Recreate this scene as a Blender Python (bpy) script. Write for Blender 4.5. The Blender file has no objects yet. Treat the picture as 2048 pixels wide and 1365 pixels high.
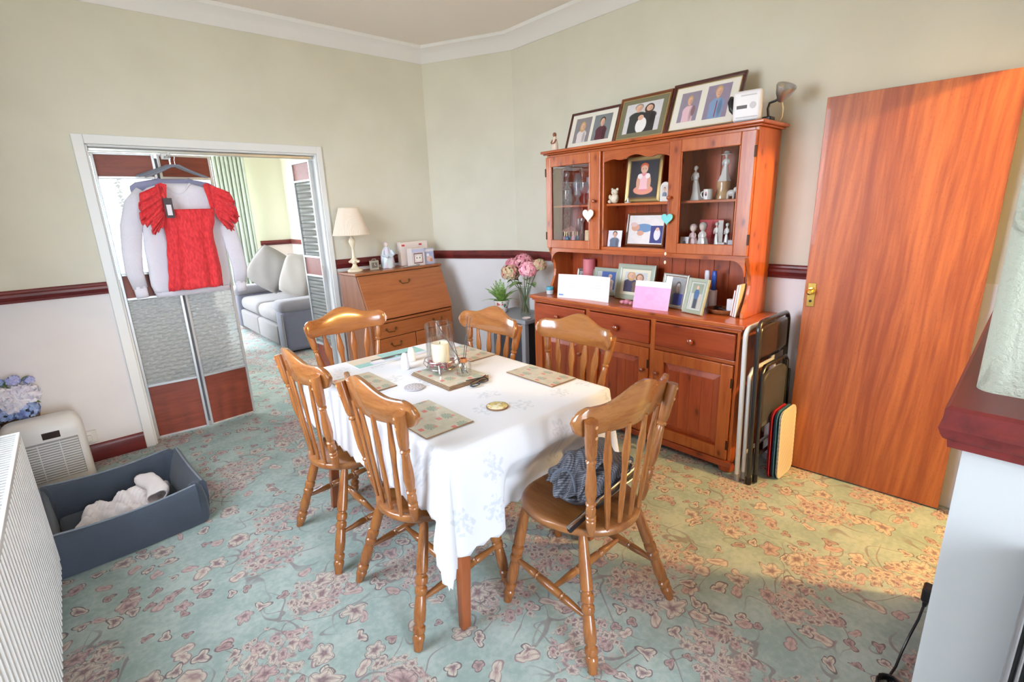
import bpy, bmesh, math, random
from mathutils import Vector, Matrix
random.seed(7)
SC = bpy.context.scene
COL = SC.collection
PI = math.pi

# ------------------------------------------------------------------ camera
def setup_camera():
    yaw, pitch, roll = math.radians(41.354), math.radians(14.938), math.radians(-2.046)
    cy, sy, cp, sp = math.cos(yaw), math.sin(yaw), math.cos(pitch), math.sin(pitch)
    f = Vector((sy*cp, cy*cp, -sp)); r = Vector((cy, -sy, 0)); u = r.cross(f)
    c, s = math.cos(roll), math.sin(roll)
    r, u = c*r + s*u, -s*r + c*u
    cam = bpy.data.cameras.new('camera'); co = bpy.data.objects.new('camera', cam); COL.objects.link(co)
    m = Matrix((r, u, -f)).transposed().to_4x4(); m.translation = (0, 0, 1.5)
    co.matrix_world = m
    cam.sensor_fit = 'HORIZONTAL'; cam.sensor_width = 36; cam.lens = 989.27/2048*36
    cam.clip_start = 0.02
    SC.camera = co
setup_camera()

# ------------------------------------------------------------------ sky, daylight, exposure
SKY = 23.0
def setup_world():
    w = bpy.data.worlds.new('overcast_sky'); SC.world = w; w.use_nodes = True
    nt = w.node_tree; nt.nodes.clear()
    out = nt.nodes.new('ShaderNodeOutputWorld'); bg = nt.nodes.new('ShaderNodeBackground')
    tc = nt.nodes.new('ShaderNodeTexCoord'); sp = nt.nodes.new('ShaderNodeSeparateXYZ'); rp = nt.nodes.new('ShaderNodeValToRGB')
    ma = nt.nodes.new('ShaderNodeMath'); ma.operation = 'MULTIPLY_ADD'; ma.inputs[1].default_value = .5; ma.inputs[2].default_value = .5
    nt.links.new(tc.outputs['Generated'], sp.inputs[0]); nt.links.new(sp.outputs[2], ma.inputs[0]); nt.links.new(ma.outputs[0], rp.inputs[0])
    e = rp.color_ramp.elements
    e[0].position = .40; e[0].color = (.34, .36, .33, 1)      # gardens and paving below the horizon
    e[1].position = .52; e[1].color = (.82, .91, 1.04, 1)      # overcast sky
    nt.links.new(rp.outputs[0], bg.inputs[0]); bg.inputs[1].default_value = SKY
    nt.links.new(bg.outputs[0], out.inputs[0])
setup_world()
def portal(name, loc, rot, sx, sy):
    l = bpy.data.lights.new(name, 'AREA'); l.shape = 'RECTANGLE'; l.size = sx; l.size_y = sy
    l.cycles.is_portal = True
    o = bpy.data.objects.new(name, l); COL.objects.link(o); o.location = loc; o.rotation_euler = rot
portal('window_portal', (-.60, 2.03, 1.70), (0, -PI/2, 0), 1.50, 1.26)          # window over the radiator, facing +x
portal('garden_door_portal', (.28, -1.76, 1.10), (PI/2, 0, 0), .90, 2.1)      # glazed door behind the camera, facing +y
portal('lounge_window_portal', (1.12, 8.82, 1.55), (-PI/2, 0, 0), 2.36, 1.7)   # lounge window, facing -y
portal('added_side_window_portal', (-.60, 6.50, 1.55), (0, -PI/2, 0), 1.7, 1.8)   # unseen side window added to brighten the lounge, facing +x
SC.view_settings.view_transform = 'Standard'; SC.view_settings.look = 'None'
SC.view_settings.exposure = 0.25; SC.view_settings.gamma = 1.0; SC.view_settings.use_curve_mapping = False
try:
    SC.cycles.use_denoising = True
    SC.cycles.max_bounces = 10; SC.cycles.diffuse_bounces = 6; SC.cycles.glossy_bounces = 4
    SC.cycles.transmission_bounces = 8; SC.cycles.transparent_max_bounces = 16
    SC.cycles.sample_clamp_indirect = 8.0; SC.cycles.caustics_reflective = False; SC.cycles.caustics_refractive = False
except Exception:
    pass

# ------------------------------------------------------------------ shader helper: sockets with operators
def C(r, g, b):
    f = lambda v: (v/255)/12.92 if v/255 <= .04045 else ((v/255+.055)/1.055)**2.4
    return (f(r), f(g), f(b), 1.0)
class S:
    def __init__(s, t, k): s.t, s.k = t, k
    def m(s, op, o=None, o2=None, clamp=False):
        n = s.t.nodes.new('ShaderNodeMath'); n.operation = op; n.use_clamp = clamp
        for i, v in enumerate((s, o, o2)):
            if v is None: continue
            if isinstance(v, S): s.t.links.new(v.k, n.inputs[i])
            else: n.inputs[i].default_value = v
        return S(s.t, n.outputs[0])
    def __add__(s, o): return s.m('ADD', o)
    def __sub__(s, o): return s.m('SUBTRACT', o)
    def __mul__(s, o): return s.m('MULTIPLY', o)
    def __truediv__(s, o): return s.m('DIVIDE', o)
    __radd__ = __add__; __rmul__ = __mul__
    def __rsub__(s, o): return (s*-1)+o
    def lt(s, o): return s.m('LESS_THAN', o)
    def gt(s, o): return s.m('GREATER_THAN', o)
    def abs(s): return s.m('ABSOLUTE')
    def sin(s): return s.m('SINE')
    def cos(s): return s.m('COSINE')
    def fract(s): return s.m('FRACT')
    def floor(s): return s.m('FLOOR')
    def sqrt(s): return s.m('SQRT')
    def min(s, o): return s.m('MINIMUM', o)
    def max(s, o): return s.m('MAXIMUM', o)
    def pow(s, o): return s.m('POWER', o)
    def step(s, a, b):                       # smooth ramp 0..1 between a and b
        n = s.t.nodes.new('ShaderNodeMapRange'); n.interpolation_type = 'SMOOTHSTEP'
        s.t.links.new(s.k, n.inputs[0])
        for i, v in ((1, a), (2, b)):
            if isinstance(v, S): s.t.links.new(v.k, n.inputs[i])
            else: n.inputs[i].default_value = v
        return S(s.t, n.outputs[0])
class Mat:
    def __init__(s, name):
        s.mat = bpy.data.materials.new(name); s.mat.use_nodes = True
        s.t = s.mat.node_tree; s.t.nodes.clear()
        s.out = s.t.nodes.new('ShaderNodeOutputMaterial')
        s.p = s.t.nodes.new('ShaderNodeBsdfPrincipled'); s.t.links.new(s.p.outputs[0], s.out.inputs[0])
    def set(s, **kw):
        for k, v in kw.items():
            k = {'col': 'Base Color', 'rough': 'Roughness', 'metal': 'Metallic', 'trans': 'Transmission Weight', 'ior': 'IOR', 'spec': 'Specular IOR Level',
                 'coat': 'Coat Weight', 'coatr': 'Coat Roughness', 'alpha': 'Alpha', 'emit': 'Emission Color', 'emits': 'Emission Strength', 'normal': 'Normal',
                 'sss': 'Subsurface Weight', 'sheen': 'Sheen Weight'}[k]
            if isinstance(v, S): s.t.links.new(v.k, s.p.inputs[k])
            else: s.p.inputs[k].default_value = v
        return s
    def node(s, typ, **kw):
        n = s.t.nodes.new(typ)
        for k, v in kw.items(): setattr(n, k, v)
        return n
    def coord(s, kind='Object'):
        n = s.node('ShaderNodeTexCoord'); return S(s.t, n.outputs[kind])
    def world(s):
        n = s.node('ShaderNodeNewGeometry'); return S(s.t, n.outputs['Position'])
    def rnd(s):
        n = s.node('ShaderNodeObjectInfo'); return S(s.t, n.outputs['Random'])
    def sep(s, v):
        n = s.node('ShaderNodeSeparateXYZ'); s.t.links.new(v.k, n.inputs[0]); return [S(s.t, o) for o in n.outputs]
    def comb(s, *v):
        n = s.node('ShaderNodeCombineXYZ')
        for i, x in enumerate(v):
            if isinstance(x, S): s.t.links.new(x.k, n.inputs[i])
            else: n.inputs[i].default_value = x
        return S(s.t, n.outputs[0])
    def vmul(s, v, xyz):
        n = s.node('ShaderNodeVectorMath', operation='MULTIPLY'); s.t.links.new(v.k, n.inputs[0]); n.inputs[1].default_value = xyz; return S(s.t, n.outputs[0])
    def vadd(s, v, w):
        n = s.node('ShaderNodeVectorMath', operation='ADD'); s.t.links.new(v.k, n.inputs[0])
        if isinstance(w, S): s.t.links.new(w.k, n.inputs[1])
        else: n.inputs[1].default_value = w
        return S(s.t, n.outputs[0])
    def noise(s, v, scale=5, detail=2, rough=.5, dist=0, col=False):
        n = s.node('ShaderNodeTexNoise'); s.t.links.new(v.k, n.inputs['Vector'])
        n.inputs['Scale'].default_value = scale; n.inputs['Detail'].default_value = detail
        n.inputs['Roughness'].default_value = rough; n.inputs['Distortion'].default_value = dist
        return S(s.t, n.outputs['Color' if col else 'Fac'])
    def voro(s, v, scale=5, rand=1.0, feature='F1'):
        n = s.node('ShaderNodeTexVoronoi', voronoi_dimensions='2D', feature=feature); s.t.links.new(v.k, n.inputs['Vector'])
        n.inputs['Scale'].default_value = scale; n.inputs['Randomness'].default_value = rand
        if feature == 'DISTANCE_TO_EDGE': return S(s.t, n.outputs['Distance'])
        return S(s.t, n.outputs['Distance']), S(s.t, n.outputs['Color']), S(s.t, n.outputs['Position'])
    def mix(s, f, a, b):
        n = s.node('ShaderNodeMix', data_type='RGBA')
        for k, v in ((0, f), (6, a), (7, b)):
            if isinstance(v, S): s.t.links.new(v.k, n.inputs[k])
            else: n.inputs[k].default_value = v
        return S(s.t, n.outputs[2])
    def hsv(s, c, h=.5, sa=1., v=1.):
        n = s.node('ShaderNodeHueSaturation'); s.t.links.new(c.k, n.inputs['Color'])
        for k, x in (('Hue', h), ('Saturation', sa), ('Value', v)):
            if isinstance(x, S): s.t.links.new(x.k, n.inputs[k])
            else: n.inputs[k].default_value = x
        return S(s.t, n.outputs[0])
    def bump(s, h, strength=.3, dist=.01):
        n = s.node('ShaderNodeBump'); s.t.links.new(h.k, n.inputs['Height']); n.inputs['Strength'].default_value = strength; n.inputs['Distance'].default_value = dist
        s.t.links.new(n.outputs[0], s.p.inputs['Normal']); return s
    def ell(s, u, v, cx, cy, rx, ry, soft=.12):
        d = ((u-cx)/rx).pow2() + ((v-cy)/ry).pow2()
        return d.step(1+soft, 1-soft)
S.pow2 = lambda s: s*s
MATS = {}
def plain(name, col, rough=.5, **kw):
    if name not in MATS:
        m = Mat(name); m.set(col=col, rough=rough, **kw); MATS[name] = m.mat
    return MATS[name]
def fabric(name, col, rough=.9, scale=300, bump=.25, var=.12):
    if name in MATS: return MATS[name]
    m = Mat(name); p = m.coord(); n = m.noise(p, scale, 2); n2 = m.noise(p, 9, 3)
    d = tuple(c*(1-var*2) for c in col[:3]) + (1,)
    m.set(col=m.mix((n*.5+n2*.5).step(.3, .7), d, col), rough=rough, sheen=.2); m.bump(n, bump, .002)
    MATS[name] = m.mat; return m.mat
def wood(name, light, dark, axis='z', scale=14, rough=.35, knots=0, coat=.0, wave=1.0, vary=.08, stretch=10, spec=.5, lo=.35, hi=.75, tone=.68):
    if name in MATS: return MATS[name]
    m = Mat(name); p = m.coord(); rn = m.rnd()
    p = m.vadd(p, m.comb(rn*3.1, rn*7.7, rn*5.3))
    if tone: light, dark = tuple(c*tone for c in light[:3])+(1,), tuple(c*tone for c in dark[:3])+(1,)
    k = {'x': (1/stretch, 1, 1), 'y': (1, 1/stretch, 1), 'z': (1, 1, 1/stretch)}[axis]
    q = m.vmul(p, k)
    n = m.noise(q, scale, 4, .6, .6*wave); fine = m.noise(q, scale*9, 2, .5)
    f = (n*.75 + fine*.25).step(lo, hi)
    col = m.mix(f, light, dark)
    if knots:
        x, y, z = m.sep(p); a = {'x': (x, y+z), 'y': (y, x+z), 'z': (z, x+y)}[axis]
        kv = m.comb(a[0]*.55, a[1], 0)
        d, c, _ = m.voro(kv, knots, 1.0); cr, cg, cb = m.sep(c)
        ring = (d+m.noise(p, 40, 2)*.06)
        kk = ring.step(.17, .05) * cr.gt(.52)
        col = m.mix(kk*.85, col, tuple(v*.22 for v in dark[:3])+(1,))
        halo = ring.step(.34, .12) * cr.gt(.52)
        col = m.mix(halo*.35, col, dark)
    col = m.hsv(col, .5, 1., (rn*vary*2)+(1-vary))
    m.set(col=col, rough=rough, coat=coat, coatr=.12, spec=spec); m.bump(fine, .06, .002)
    MATS[name] = m.mat; return m.mat
def glassmat(name, tint=(1, 1, 1, 1), refl=.10, rough=.02, body=0.0, bodycol=(.9, .95, .95, 1)):
    """clear sheet or thin-walled glass: passes light, mirrors a little (more at grazing angles)"""
    if name in MATS: return MATS[name]
    m = Mat(name); t = m.t; t.nodes.remove(m.p)
    tr = m.node('ShaderNodeBsdfTransparent'); tr.inputs[0].default_value = tint
    gl = m.node('ShaderNodeBsdfGlossy'); gl.inputs['Roughness'].default_value = rough
    fr = m.node('ShaderNodeLayerWeight'); fr.inputs[0].default_value = .35
    fac = S(t, fr.outputs['Fresnel'])*.35 + refl*.2
    mx = m.node('ShaderNodeMixShader'); t.links.new(fac.k, mx.inputs[0]); t.links.new(tr.outputs[0], mx.inputs[1]); t.links.new(gl.outputs[0], mx.inputs[2])
    last = mx
    if body:
        df = m.node('ShaderNodeBsdfTranslucent'); df.inputs[0].default_value = bodycol
        m2 = m.node('ShaderNodeMixShader'); m2.inputs[0].default_value = body
        t.links.new(mx.outputs[0], m2.inputs[1]); t.links.new(df.outputs[0], m2.inputs[2]); last = m2
    t.links.new(last.outputs[0], m.out.inputs[0]); MATS[name] = m.mat; return m.mat

# ------------------------------------------------------------------ objects
def tag(o, label=None, cat=None, group=None, kind=None):
    if label: o['label'] = label
    if cat: o['category'] = cat
    if group: o['group'] = group
    if kind: o['kind'] = kind
    return o
def thing(name, label, cat, loc=(0, 0, 0), rz=0, group=None):
    o = bpy.data.objects.new(name, None); COL.objects.link(o); o.empty_display_size = .05
    o.location = loc; o.rotation_euler = (0, 0, rz)
    return tag(o, label, cat, group)
def root_of(o):
    while o.parent: o = o.parent
    return o
def copy_tree(o, parent=None):
    c = o.copy(); COL.objects.link(c)
    if parent: c.parent = parent
    for ch in list(o.children): copy_tree(ch, c)
    return c
class MB:
    """collects shapes, builds them as ONE mesh object"""
    def __init__(s): s.v, s.f, s.uv = [], [], {}
    def add(s, v, f):
        n = len(s.v); s.v += [tuple(p) for p in v]; s.f += [tuple(i+n for i in q) for q in f]; return s
    def box(s, x0, x1, y0, y1, z0, z1):
        v = [(x, y, z) for x in (x0, x1) for y in (y0, y1) for z in (z0, z1)]
        return s.add(v, [(0, 1, 3, 2), (4, 6, 7, 5), (0, 4, 5, 1), (2, 3, 7, 6), (0, 2, 6, 4), (1, 5, 7, 3)])
    def obox(s, c, sx, sy, sz, M):           # box about c with a 3x3 rotation
        v = [Vector(c)+M@Vector((x*sx/2, y*sy/2, z*sz/2)) for x in (-1, 1) for y in (-1, 1) for z in (-1, 1)]
        return s.add(v, [(0, 1, 3, 2), (4, 6, 7, 5), (0, 4, 5, 1), (2, 3, 7, 6), (0, 2, 6, 4), (1, 5, 7, 3)])
    def rings(s, rs, cap=True, closed=True):
        n = len(rs[0]); v = [p for r in rs for p in r]; f = []
        for i in range(len(rs)-1):
            for j in range(n if closed else n-1):
                k = (j+1) % n
                f.append((i*n+j, i*n+k, (i+1)*n+k, (i+1)*n+j))
        if cap and closed: f += [tuple(range(n-1, -1, -1)), tuple((len(rs)-1)*n+j for j in range(n))]
        return s.add(v, f)
    def lathe(s, prof, c=(0, 0, 0), seg=20, a=None, b=None, cap=True, sx=1, sy=1):
        """prof: (t, r); turned about z at c, or about the line a->b with t in 0..1"""
        if a is not None:
            a, b = Vector(a), Vector(b); d = b-a; ax = d.normalized()
            e1 = ax.orthogonal().normalized(); e2 = ax.cross(e1)
            rs = [[a+d*t+(e1*math.cos(2*PI*j/seg)+e2*math.sin(2*PI*j/seg))*r for j in range(seg)] for t, r in prof]
        else:
            rs = [[(c[0]+r*sx*math.cos(2*PI*j/seg), c[1]+r*sy*math.sin(2*PI*j/seg), c[2]+t) for j in range(seg)] for t, r in prof]
        return s.rings(rs, cap)
    def tube(s, path, r, seg=10, cap=True, flat=1.0, up=None):
        path = [Vector(p) for p in path]; n = len(path); rs = []
        rad = r if isinstance(r, (list, tuple)) else [r]*n
        prev = None
        for i, p in enumerate(path):
            d = (path[min(i+1, n-1)]-path[max(i-1, 0)]).normalized()
            if prev is None:
                e1 = (Vector(up)-d*d.dot(Vector(up))).normalized() if up else d.orthogonal().normalized()
            else:
                e1 = (prev-d*d.dot(prev)).normalized()
            prev = e1; e2 = d.cross(e1)
            rs.append([p+(e1*math.cos(2*PI*j/seg)+e2*flat*math.sin(2*PI*j/seg))*rad[i] for j in range(seg)])
        return s.rings(rs, cap)
    def prism(s, poly, o, eu, ev, ew):
        """polygon (u, v) at o along eu, ev, extruded by the vector ew"""
        o, eu, ev, ew = Vector(o), Vector(eu), Vector(ev), Vector(ew)
        a = [o+eu*u+ev*v for u, v in poly]; b = [p+ew for p in a]; n = len(poly)
        return s.add(a+b, [tuple(range(n-1, -1, -1)), tuple(range(n, 2*n))]+[(i, (i+1) % n, n+(i+1) % n, n+i) for i in range(n)])
    def grid(s, fn, nu, nv, wrapu=False):
        v = [fn(i/nu, j/nv) for j in range(nv+1) for i in range(nu+(0 if wrapu else 1))]
        w = nu if wrapu else nu+1; f = []
        for j in range(nv):
            for i in range(nu):
                k = (i+1) % w if wrapu else i+1
                f.append((j*w+i, j*w+k, (j+1)*w+k, (j+1)*w+i))
        return s.add(v, f)
    def ball(s, c, rx, ry=None, rz=None, seg=14, rg=8):
        ry = ry or rx; rz = rz or rx
        rs = [[(c[0]+rx*math.sin(PI*max(.001, min(.999, i/rg)))*math.cos(2*PI*j/seg), c[1]+ry*math.sin(PI*max(.001, min(.999, i/rg)))*math.sin(2*PI*j/seg), c[2]-rz*math.cos(PI*i/rg)) for j in range(seg)] for i in range(rg+1)]
        return s.rings(rs, True)
    def mesh(s, name, off=(0, 0, 0)):
        me = bpy.data.meshes.new(name); me.from_pydata([(p[0]-off[0], p[1]-off[1], p[2]-off[2]) for p in s.v], [], s.f)
        bm = bmesh.new(); bm.from_mesh(me); bmesh.ops.recalc_face_normals(bm, faces=bm.faces); bm.to_mesh(me); bm.free()
        return me
    def build(s, name, mat, parent=None, bevel=0, seg=2, smooth=None, world=False, thick=0, sub=0, ang=38):
        off = (0, 0, 0)
        if world and parent is not None: off = root_of(parent).location
        me = s.mesh(name, off); o = bpy.data.objects.new(name, me); COL.objects.link(o)
        for mm in (mat if isinstance(mat, (list, tuple)) else [mat]): me.materials.append(mm)
        if parent is not None: o.parent = parent
        if smooth is None: smooth = not bevel
        if smooth:
            me.shade_smooth()
            if not bevel and not sub: me.set_sharp_from_angle(angle=math.radians(ang))
        if thick:
            md = o.modifiers.new('thickness', 'SOLIDIFY'); md.thickness = thick; md.offset = 0
        if bevel:
            md = o.modifiers.new('rounded_edges', 'BEVEL'); md.width = bevel; md.segments = seg; md.limit_method = 'ANGLE'; md.angle_limit = math.radians(35)
        if sub:
            md = o.modifiers.new('smooth', 'SUBSURF'); md.levels = sub; md.render_levels = sub
        return o
def part(name, mat, parent, *a, bevel=0, **kw):      # a box part in world coordinates
    return MB().box(*a).build(name, mat, parent, bevel=bevel, world=True, **kw)
def struct(o): o['kind'] = 'structure'; return o
def quad_uv(name, mat, parent, corners, world=True):
    """flat print: bottom-left, bottom-right, top-right, top-left"""
    off = root_of(parent).location if (world and parent is not None) else (0, 0, 0)
    me = bpy.data.meshes.new(name); me.from_pydata([tuple(Vector(c)-Vector(off)) for c in corners], [], [(0, 1, 2, 3)])
    uv = me.uv_layers.new(name='UVMap')
    for i, q in enumerate(((0, 0), (1, 0), (1, 1), (0, 1))): uv.data[i].uv = q
    me.materials.append(mat); o = bpy.data.objects.new(name, me); COL.objects.link(o); o.parent = parent; return o
def print_mat(name, bg, shapes, rough=.35, bg2=None):
    """flat picture: a ground colour and layered ellipses 'e' / rectangles 'r' in u, v"""
    if name in MATS: return MATS[name]
    m = Mat(name); u, v, _ = m.sep(m.coord('UV'))
    p = m.comb(u, v, 0)
    n = m.noise(p, 6, 3)
    col = m.mix(n.step(.35, .7), bg, bg2 or tuple(c*.93 for c in bg[:3])+(1,))
    for sh in shapes:
        k, cx, cy, rx, ry, c = sh[:6]
        if k == 'e': f = m.ell(u, v, cx, cy, rx, ry, sh[6] if len(sh) > 6 else .12)
        else: f = ((u-cx).abs()).step(rx*1.03, rx*.97) * ((v-cy).abs()).step(ry*1.03, ry*.97)
        col = m.mix(f, col, c)
    m.set(col=col, rough=rough); MATS[name] = m.mat; return m.mat
# ------------------------------------------------------------------ surface materials
YA, XB, XW = 4.035, 3.0, -.52          # wall with the folding doors, dresser wall, window wall
CORN, KNK = (2.62, YA), (3.0, 3.29)     # room corner and the kink of the dresser wall
CEIL = 2.85
def m_wall():
    m = Mat('sage_wallpaper'); p = m.world(); n = m.noise(p, 260, 2); n2 = m.noise(p, 2.5, 3)
    m.set(col=m.mix(n2.step(.3, .7), C(211, 208, 192), C(217, 214, 199)), rough=.8); m.bump(n, .15, .002); return m.mat
def m_lower():
    m = Mat('white_wallpaper'); p = m.world(); n = m.noise(p, 220, 2); n2 = m.noise(p, 2.0, 3)
    m.set(col=m.mix(n2.step(.3, .7), C(222, 220, 222), C(229, 227, 228)), rough=.75); m.bump(n, .12, .002); return m.mat
def m_emboss():
    m = Mat('embossed_wallpaper'); p = m.world(); x, y, z = m.sep(p)
    grain = m.noise(m.vmul(p, (1, 1, 1)), 130, 3, .6); pl = m.vmul(p, (1, 1, 1))
    # raised scrolls: shells of arcs around motif centres in a half drop
    rowf = z/.34; row = rowf.floor(); u = ((y+x*.3)/.26 + row*.5).fract()-.5; v = rowf.fract()-.5
    r = (u.pow2()*.55+v.pow2()).sqrt(); th = v.m('ARCTAN2', u)
    arcs = ((r*60+th*2.0).sin()*.5+.5)*r.step(.36, .30)*r.step(.04, .08)*((th*4).sin()*.5+.5).step(.2, .6)
    h = arcs*1.6 + grain*.9
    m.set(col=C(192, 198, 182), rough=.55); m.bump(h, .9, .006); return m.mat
def m_carpet():
    m = Mat('floral_carpet'); p = m.world()
    w = m.noise(p, 7, 2, col=True)
    q = m.vadd(p, m.vmul(m.vadd(w, (-.5, -.5, -.5)), (.10, .10, 0)))
    qx, qy, qz = m.sep(q); q = m.comb(qx, qy, 0)
    px, py, pz = m.sep(p); flat = m.comb(px, py, 0)
    pile = m.noise(flat, 420, 2); cloud = m.noise(flat, 6, 4); mott = m.noise(flat, 45, 3)
    base = m.mix((cloud*.6+mott*.4).step(.36, .66), C(150, 169, 164), C(178, 191, 185))
    DK, PLUM, PINK, CREAM, TAN = C(112, 92, 98), C(150, 118, 122), C(200, 172, 168), C(212, 200, 186), C(182, 152, 146)
    col = base
    # curling stems that join the bouquets
    sn = m.noise(flat, 3.1, 1.5, .5, .9); sline = (sn-.5).abs().step(.011, .005)
    sn2 = m.noise(m.vadd(flat, (3.7, 1.3, 0)), 4.3, 1, .5, .6); sline2 = (sn2-.52).abs().step(.012, .006)
    d1, c1, p1 = m.voro(q, 2.5, .75); r1, g1, b1 = m.sep(c1)
    near = d1.step(.62, .40)*r1.gt(.08)
    col = m.mix(((sline.max(sline2))*near*.75), col, C(132, 118, 118))
    def layer(col, scale, off, rand, R, prob, npet, cin, cout, cline, line=.72, jag=.35, mask=None):
        v0 = m.vadd(q, off); d, c, pos = m.voro(v0, scale, rand); cr, cg, cb = m.sep(c)
        vx, vy, _ = m.sep(m.vmul(v0, (scale, scale, 0))); sx, sy, _ = m.sep(m.vmul(pos, (scale, scale, 0)))
        th = (vy-sy).m('ARCTAN2', vx-sx) + cg*6.28
        lob = (th*npet).cos()*.5+.5
        edge = (lob.sqrt()*jag+(1-jag))*R*(cb*.5+.72)
        t = d/edge
        on = t.step(1.03, .95)*cr.lt(prob)
        if mask is not None: on = on*mask
        body = m.mix(t.step(.15, .75), cin, m.mix(cb.gt(.5), cout, CREAM))
        ring = ((t*9.5).sin()*.5+.5).step(.72, .95)*t.lt(line)
        body = m.mix(ring*.55, body, cline)
        body = m.mix(t.step(line, line+.16), body, cline)
        vein = ((th*npet*.5).sin().abs()).step(.16, .05)*t.step(.2, .5)
        body = m.mix(vein*.6, body, cline)
        return m.mix(on*.93, col, body), d, cr, t
    col, *_ = layer(col, 9.0, (.31, .77, 0), .95, .33, .34, 2, TAN, PINK, PLUM, .76, .62)        # leaves
    col, *_ = layer(col, 13.0, (1.7, .2, 0), .95, .38, .28, 3, PLUM, TAN, DK, .72, .5)           # sprigs and buds
    # large bouquets: a ragged patch filled with small blossoms
    rag = m.noise(flat, 22, 2)*.22
    big = (d1+rag).step(.38, .33)*r1.gt(.12)
    fill = m.noise(flat, 60, 3); spots = m.noise(flat, 28, 2)
    bl = m.mix(fill.step(.42, .58), TAN, PINK); bl = m.mix(spots.step(.50, .60), bl, PLUM)
    gap = m.noise(flat, 30, 2).step(.46, .56)
    col = m.mix(big*gap*.85, col, bl)
    wide = (d1+rag).step(.47, .42)*r1.gt(.12)
    col, *_ = layer(col, 19.0, (.4, 1.9, 0), .9, .52, .80, 5, PLUM, PINK, DK, .84, .34, wide)
    col, *_ = layer(col, 25.0, (2.4, .9, 0), .95, .46, .45, 4, DK, CREAM, PLUM, .80, .40, wide)
    col, *_ = layer(col, 6.4, (.9, 2.3, 0), .9, .29, .40, 5, PLUM, PINK, DK, .82, .38)           # single flowers
    col = m.mix(.10, col, base)
    m.set(col=m.hsv(col, .5, 1.0, pile*.3+.85), rough=.95, spec=.1); m.bump(pile, .5, .004); return m.mat
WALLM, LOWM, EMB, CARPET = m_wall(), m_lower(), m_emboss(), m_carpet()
def m_mahog():
    return wood('mahogany_stained_timber', C(118, 42, 40), C(74, 24, 27), 'x', 10, .40, coat=.12, vary=.03, tone=1, spec=.35)
MAHOG = m_mahog()
WHITEP = plain('white_gloss_paint', C(226, 228, 228), .35)
CEILM = plain('ceiling_paint', C(238, 230, 224), .9)
CORNM = plain('coving_paint', C(232, 231, 231), .7)

# ------------------------------------------------------------------ room shell
def wall(name, segs, mats=(WALLM, LOWM), z1=CEIL+.1, dado=1.11):
    """segs: list of (p, q, zlo, zhi) vertical slabs drawn on the inner face with a thickness vector"""
    mb = MB(); mi = []
    for (p, q, zlo, zhi, th) in segs:
        for a, b, k in ((zlo, min(zhi, dado), 1), (max(zlo, dado), zhi, 0)):
            if b-a < .002: continue
            v = [(p[0], p[1], a), (q[0], q[1], a), (q[0], q[1], b), (p[0], p[1], b)]
            w = [(x+th[0], y+th[1], z) for x, y, z in v]
            mb.add(v+w, [(0, 1, 2, 3), (7, 6, 5, 4), (0, 4, 5, 1), (3, 2, 6, 7), (0, 3, 7, 4), (1, 5, 6, 2)]); mi += [k]*6
    o = mb.build(name, list(mats), smooth=False)
    for poly, k in zip(o.data.polygons, mi): poly.material_index = k
    return struct(o)
DL, DR, DT = .215, 1.60, 1.963          # opening of the folding doors
wall('wall_left', [((XW, YA), (DL, YA), 0, CEIL, (0, .12)), ((DL, YA), (DR, YA), DT, CEIL, (0, .12)), ((DR, YA), CORN, 0, CEIL, (0, .12))])
wall('wall_right', [(CORN, KNK, 0, CEIL, (.12, .06)), (KNK, (XB, -1.05), 0, CEIL, (.12, 0))])
WY0, WY1, WZ0, WZ1 = 1.40, 2.66, .95, 2.45        # window over the radiator
wall('wall_window', [((XW, -1.7), (XW, WY0), 0, CEIL, (-.12, 0)), ((XW, WY0), (XW, WY1), 0, WZ0, (-.12, 0)), ((XW, WY0), (XW, WY1), WZ1, CEIL, (-.12, 0)), ((XW, WY1), (XW, YA+.12), 0, CEIL, (-.12, 0))])
# block with the fireplace, its end wall turned slightly, and the hall doorway beside it
P0, P1 = (1.112, .070), (2.16, .104)
P0B = (1.152, .0713)
wall('wall_chimney', [((1.112, -1.7), P0, 0, 1.10, (.11, 0)), (P0B, P1, 0, 1.10, (.0, -.12)), (P0, P0B, 0, 1.10, (.02, -.03))], mats=(EMB, plain('toned_down_boxing_paint', C(196, 199, 202), .6)))  # lower-wall white greyed here to offset the strong window light
pl = [(1.205, -1.7)]+[(1.235-.03*math.cos(PI/2*k/6), .048+.03*math.sin(PI/2*k/6)) for k in range(7)]+[(2.16, .104), (2.16, -.03), (1.30, -.05), (1.30, -1.7)]
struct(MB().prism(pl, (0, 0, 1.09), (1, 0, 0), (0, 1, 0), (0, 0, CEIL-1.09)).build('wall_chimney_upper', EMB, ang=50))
wall('wall_hall', [((2.16, .104), (2.96, .155), 2.06, CEIL, (0, -.12)), ((2.93, .150), (3.0, .155), 0, CEIL, (0, -.12))])
wall('wall_back', [((XW, -1.7), (-.17, -1.7), 0, CEIL, (0, -.12)), ((-.17, -1.7), (.73, -1.7), 2.2, CEIL, (0, -.12)), ((.73, -1.7), (1.225, -1.7), 0, CEIL, (0, -.12))])
wall('wall_hall_end', [((1.225, -.95), (3.12, -.95), 0, CEIL, (0, -.1))])
fl = MB().box(XW-.12, 3.12, -1.82, YA+.12, -.06, 0).build('floor', CARPET, smooth=False); struct(fl)
cl = MB().box(XW-.12, 3.12, -1.82, YA+.12, CEIL, CEIL+.1).build('ceiling', CEILM, smooth=False); struct(cl)
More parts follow.
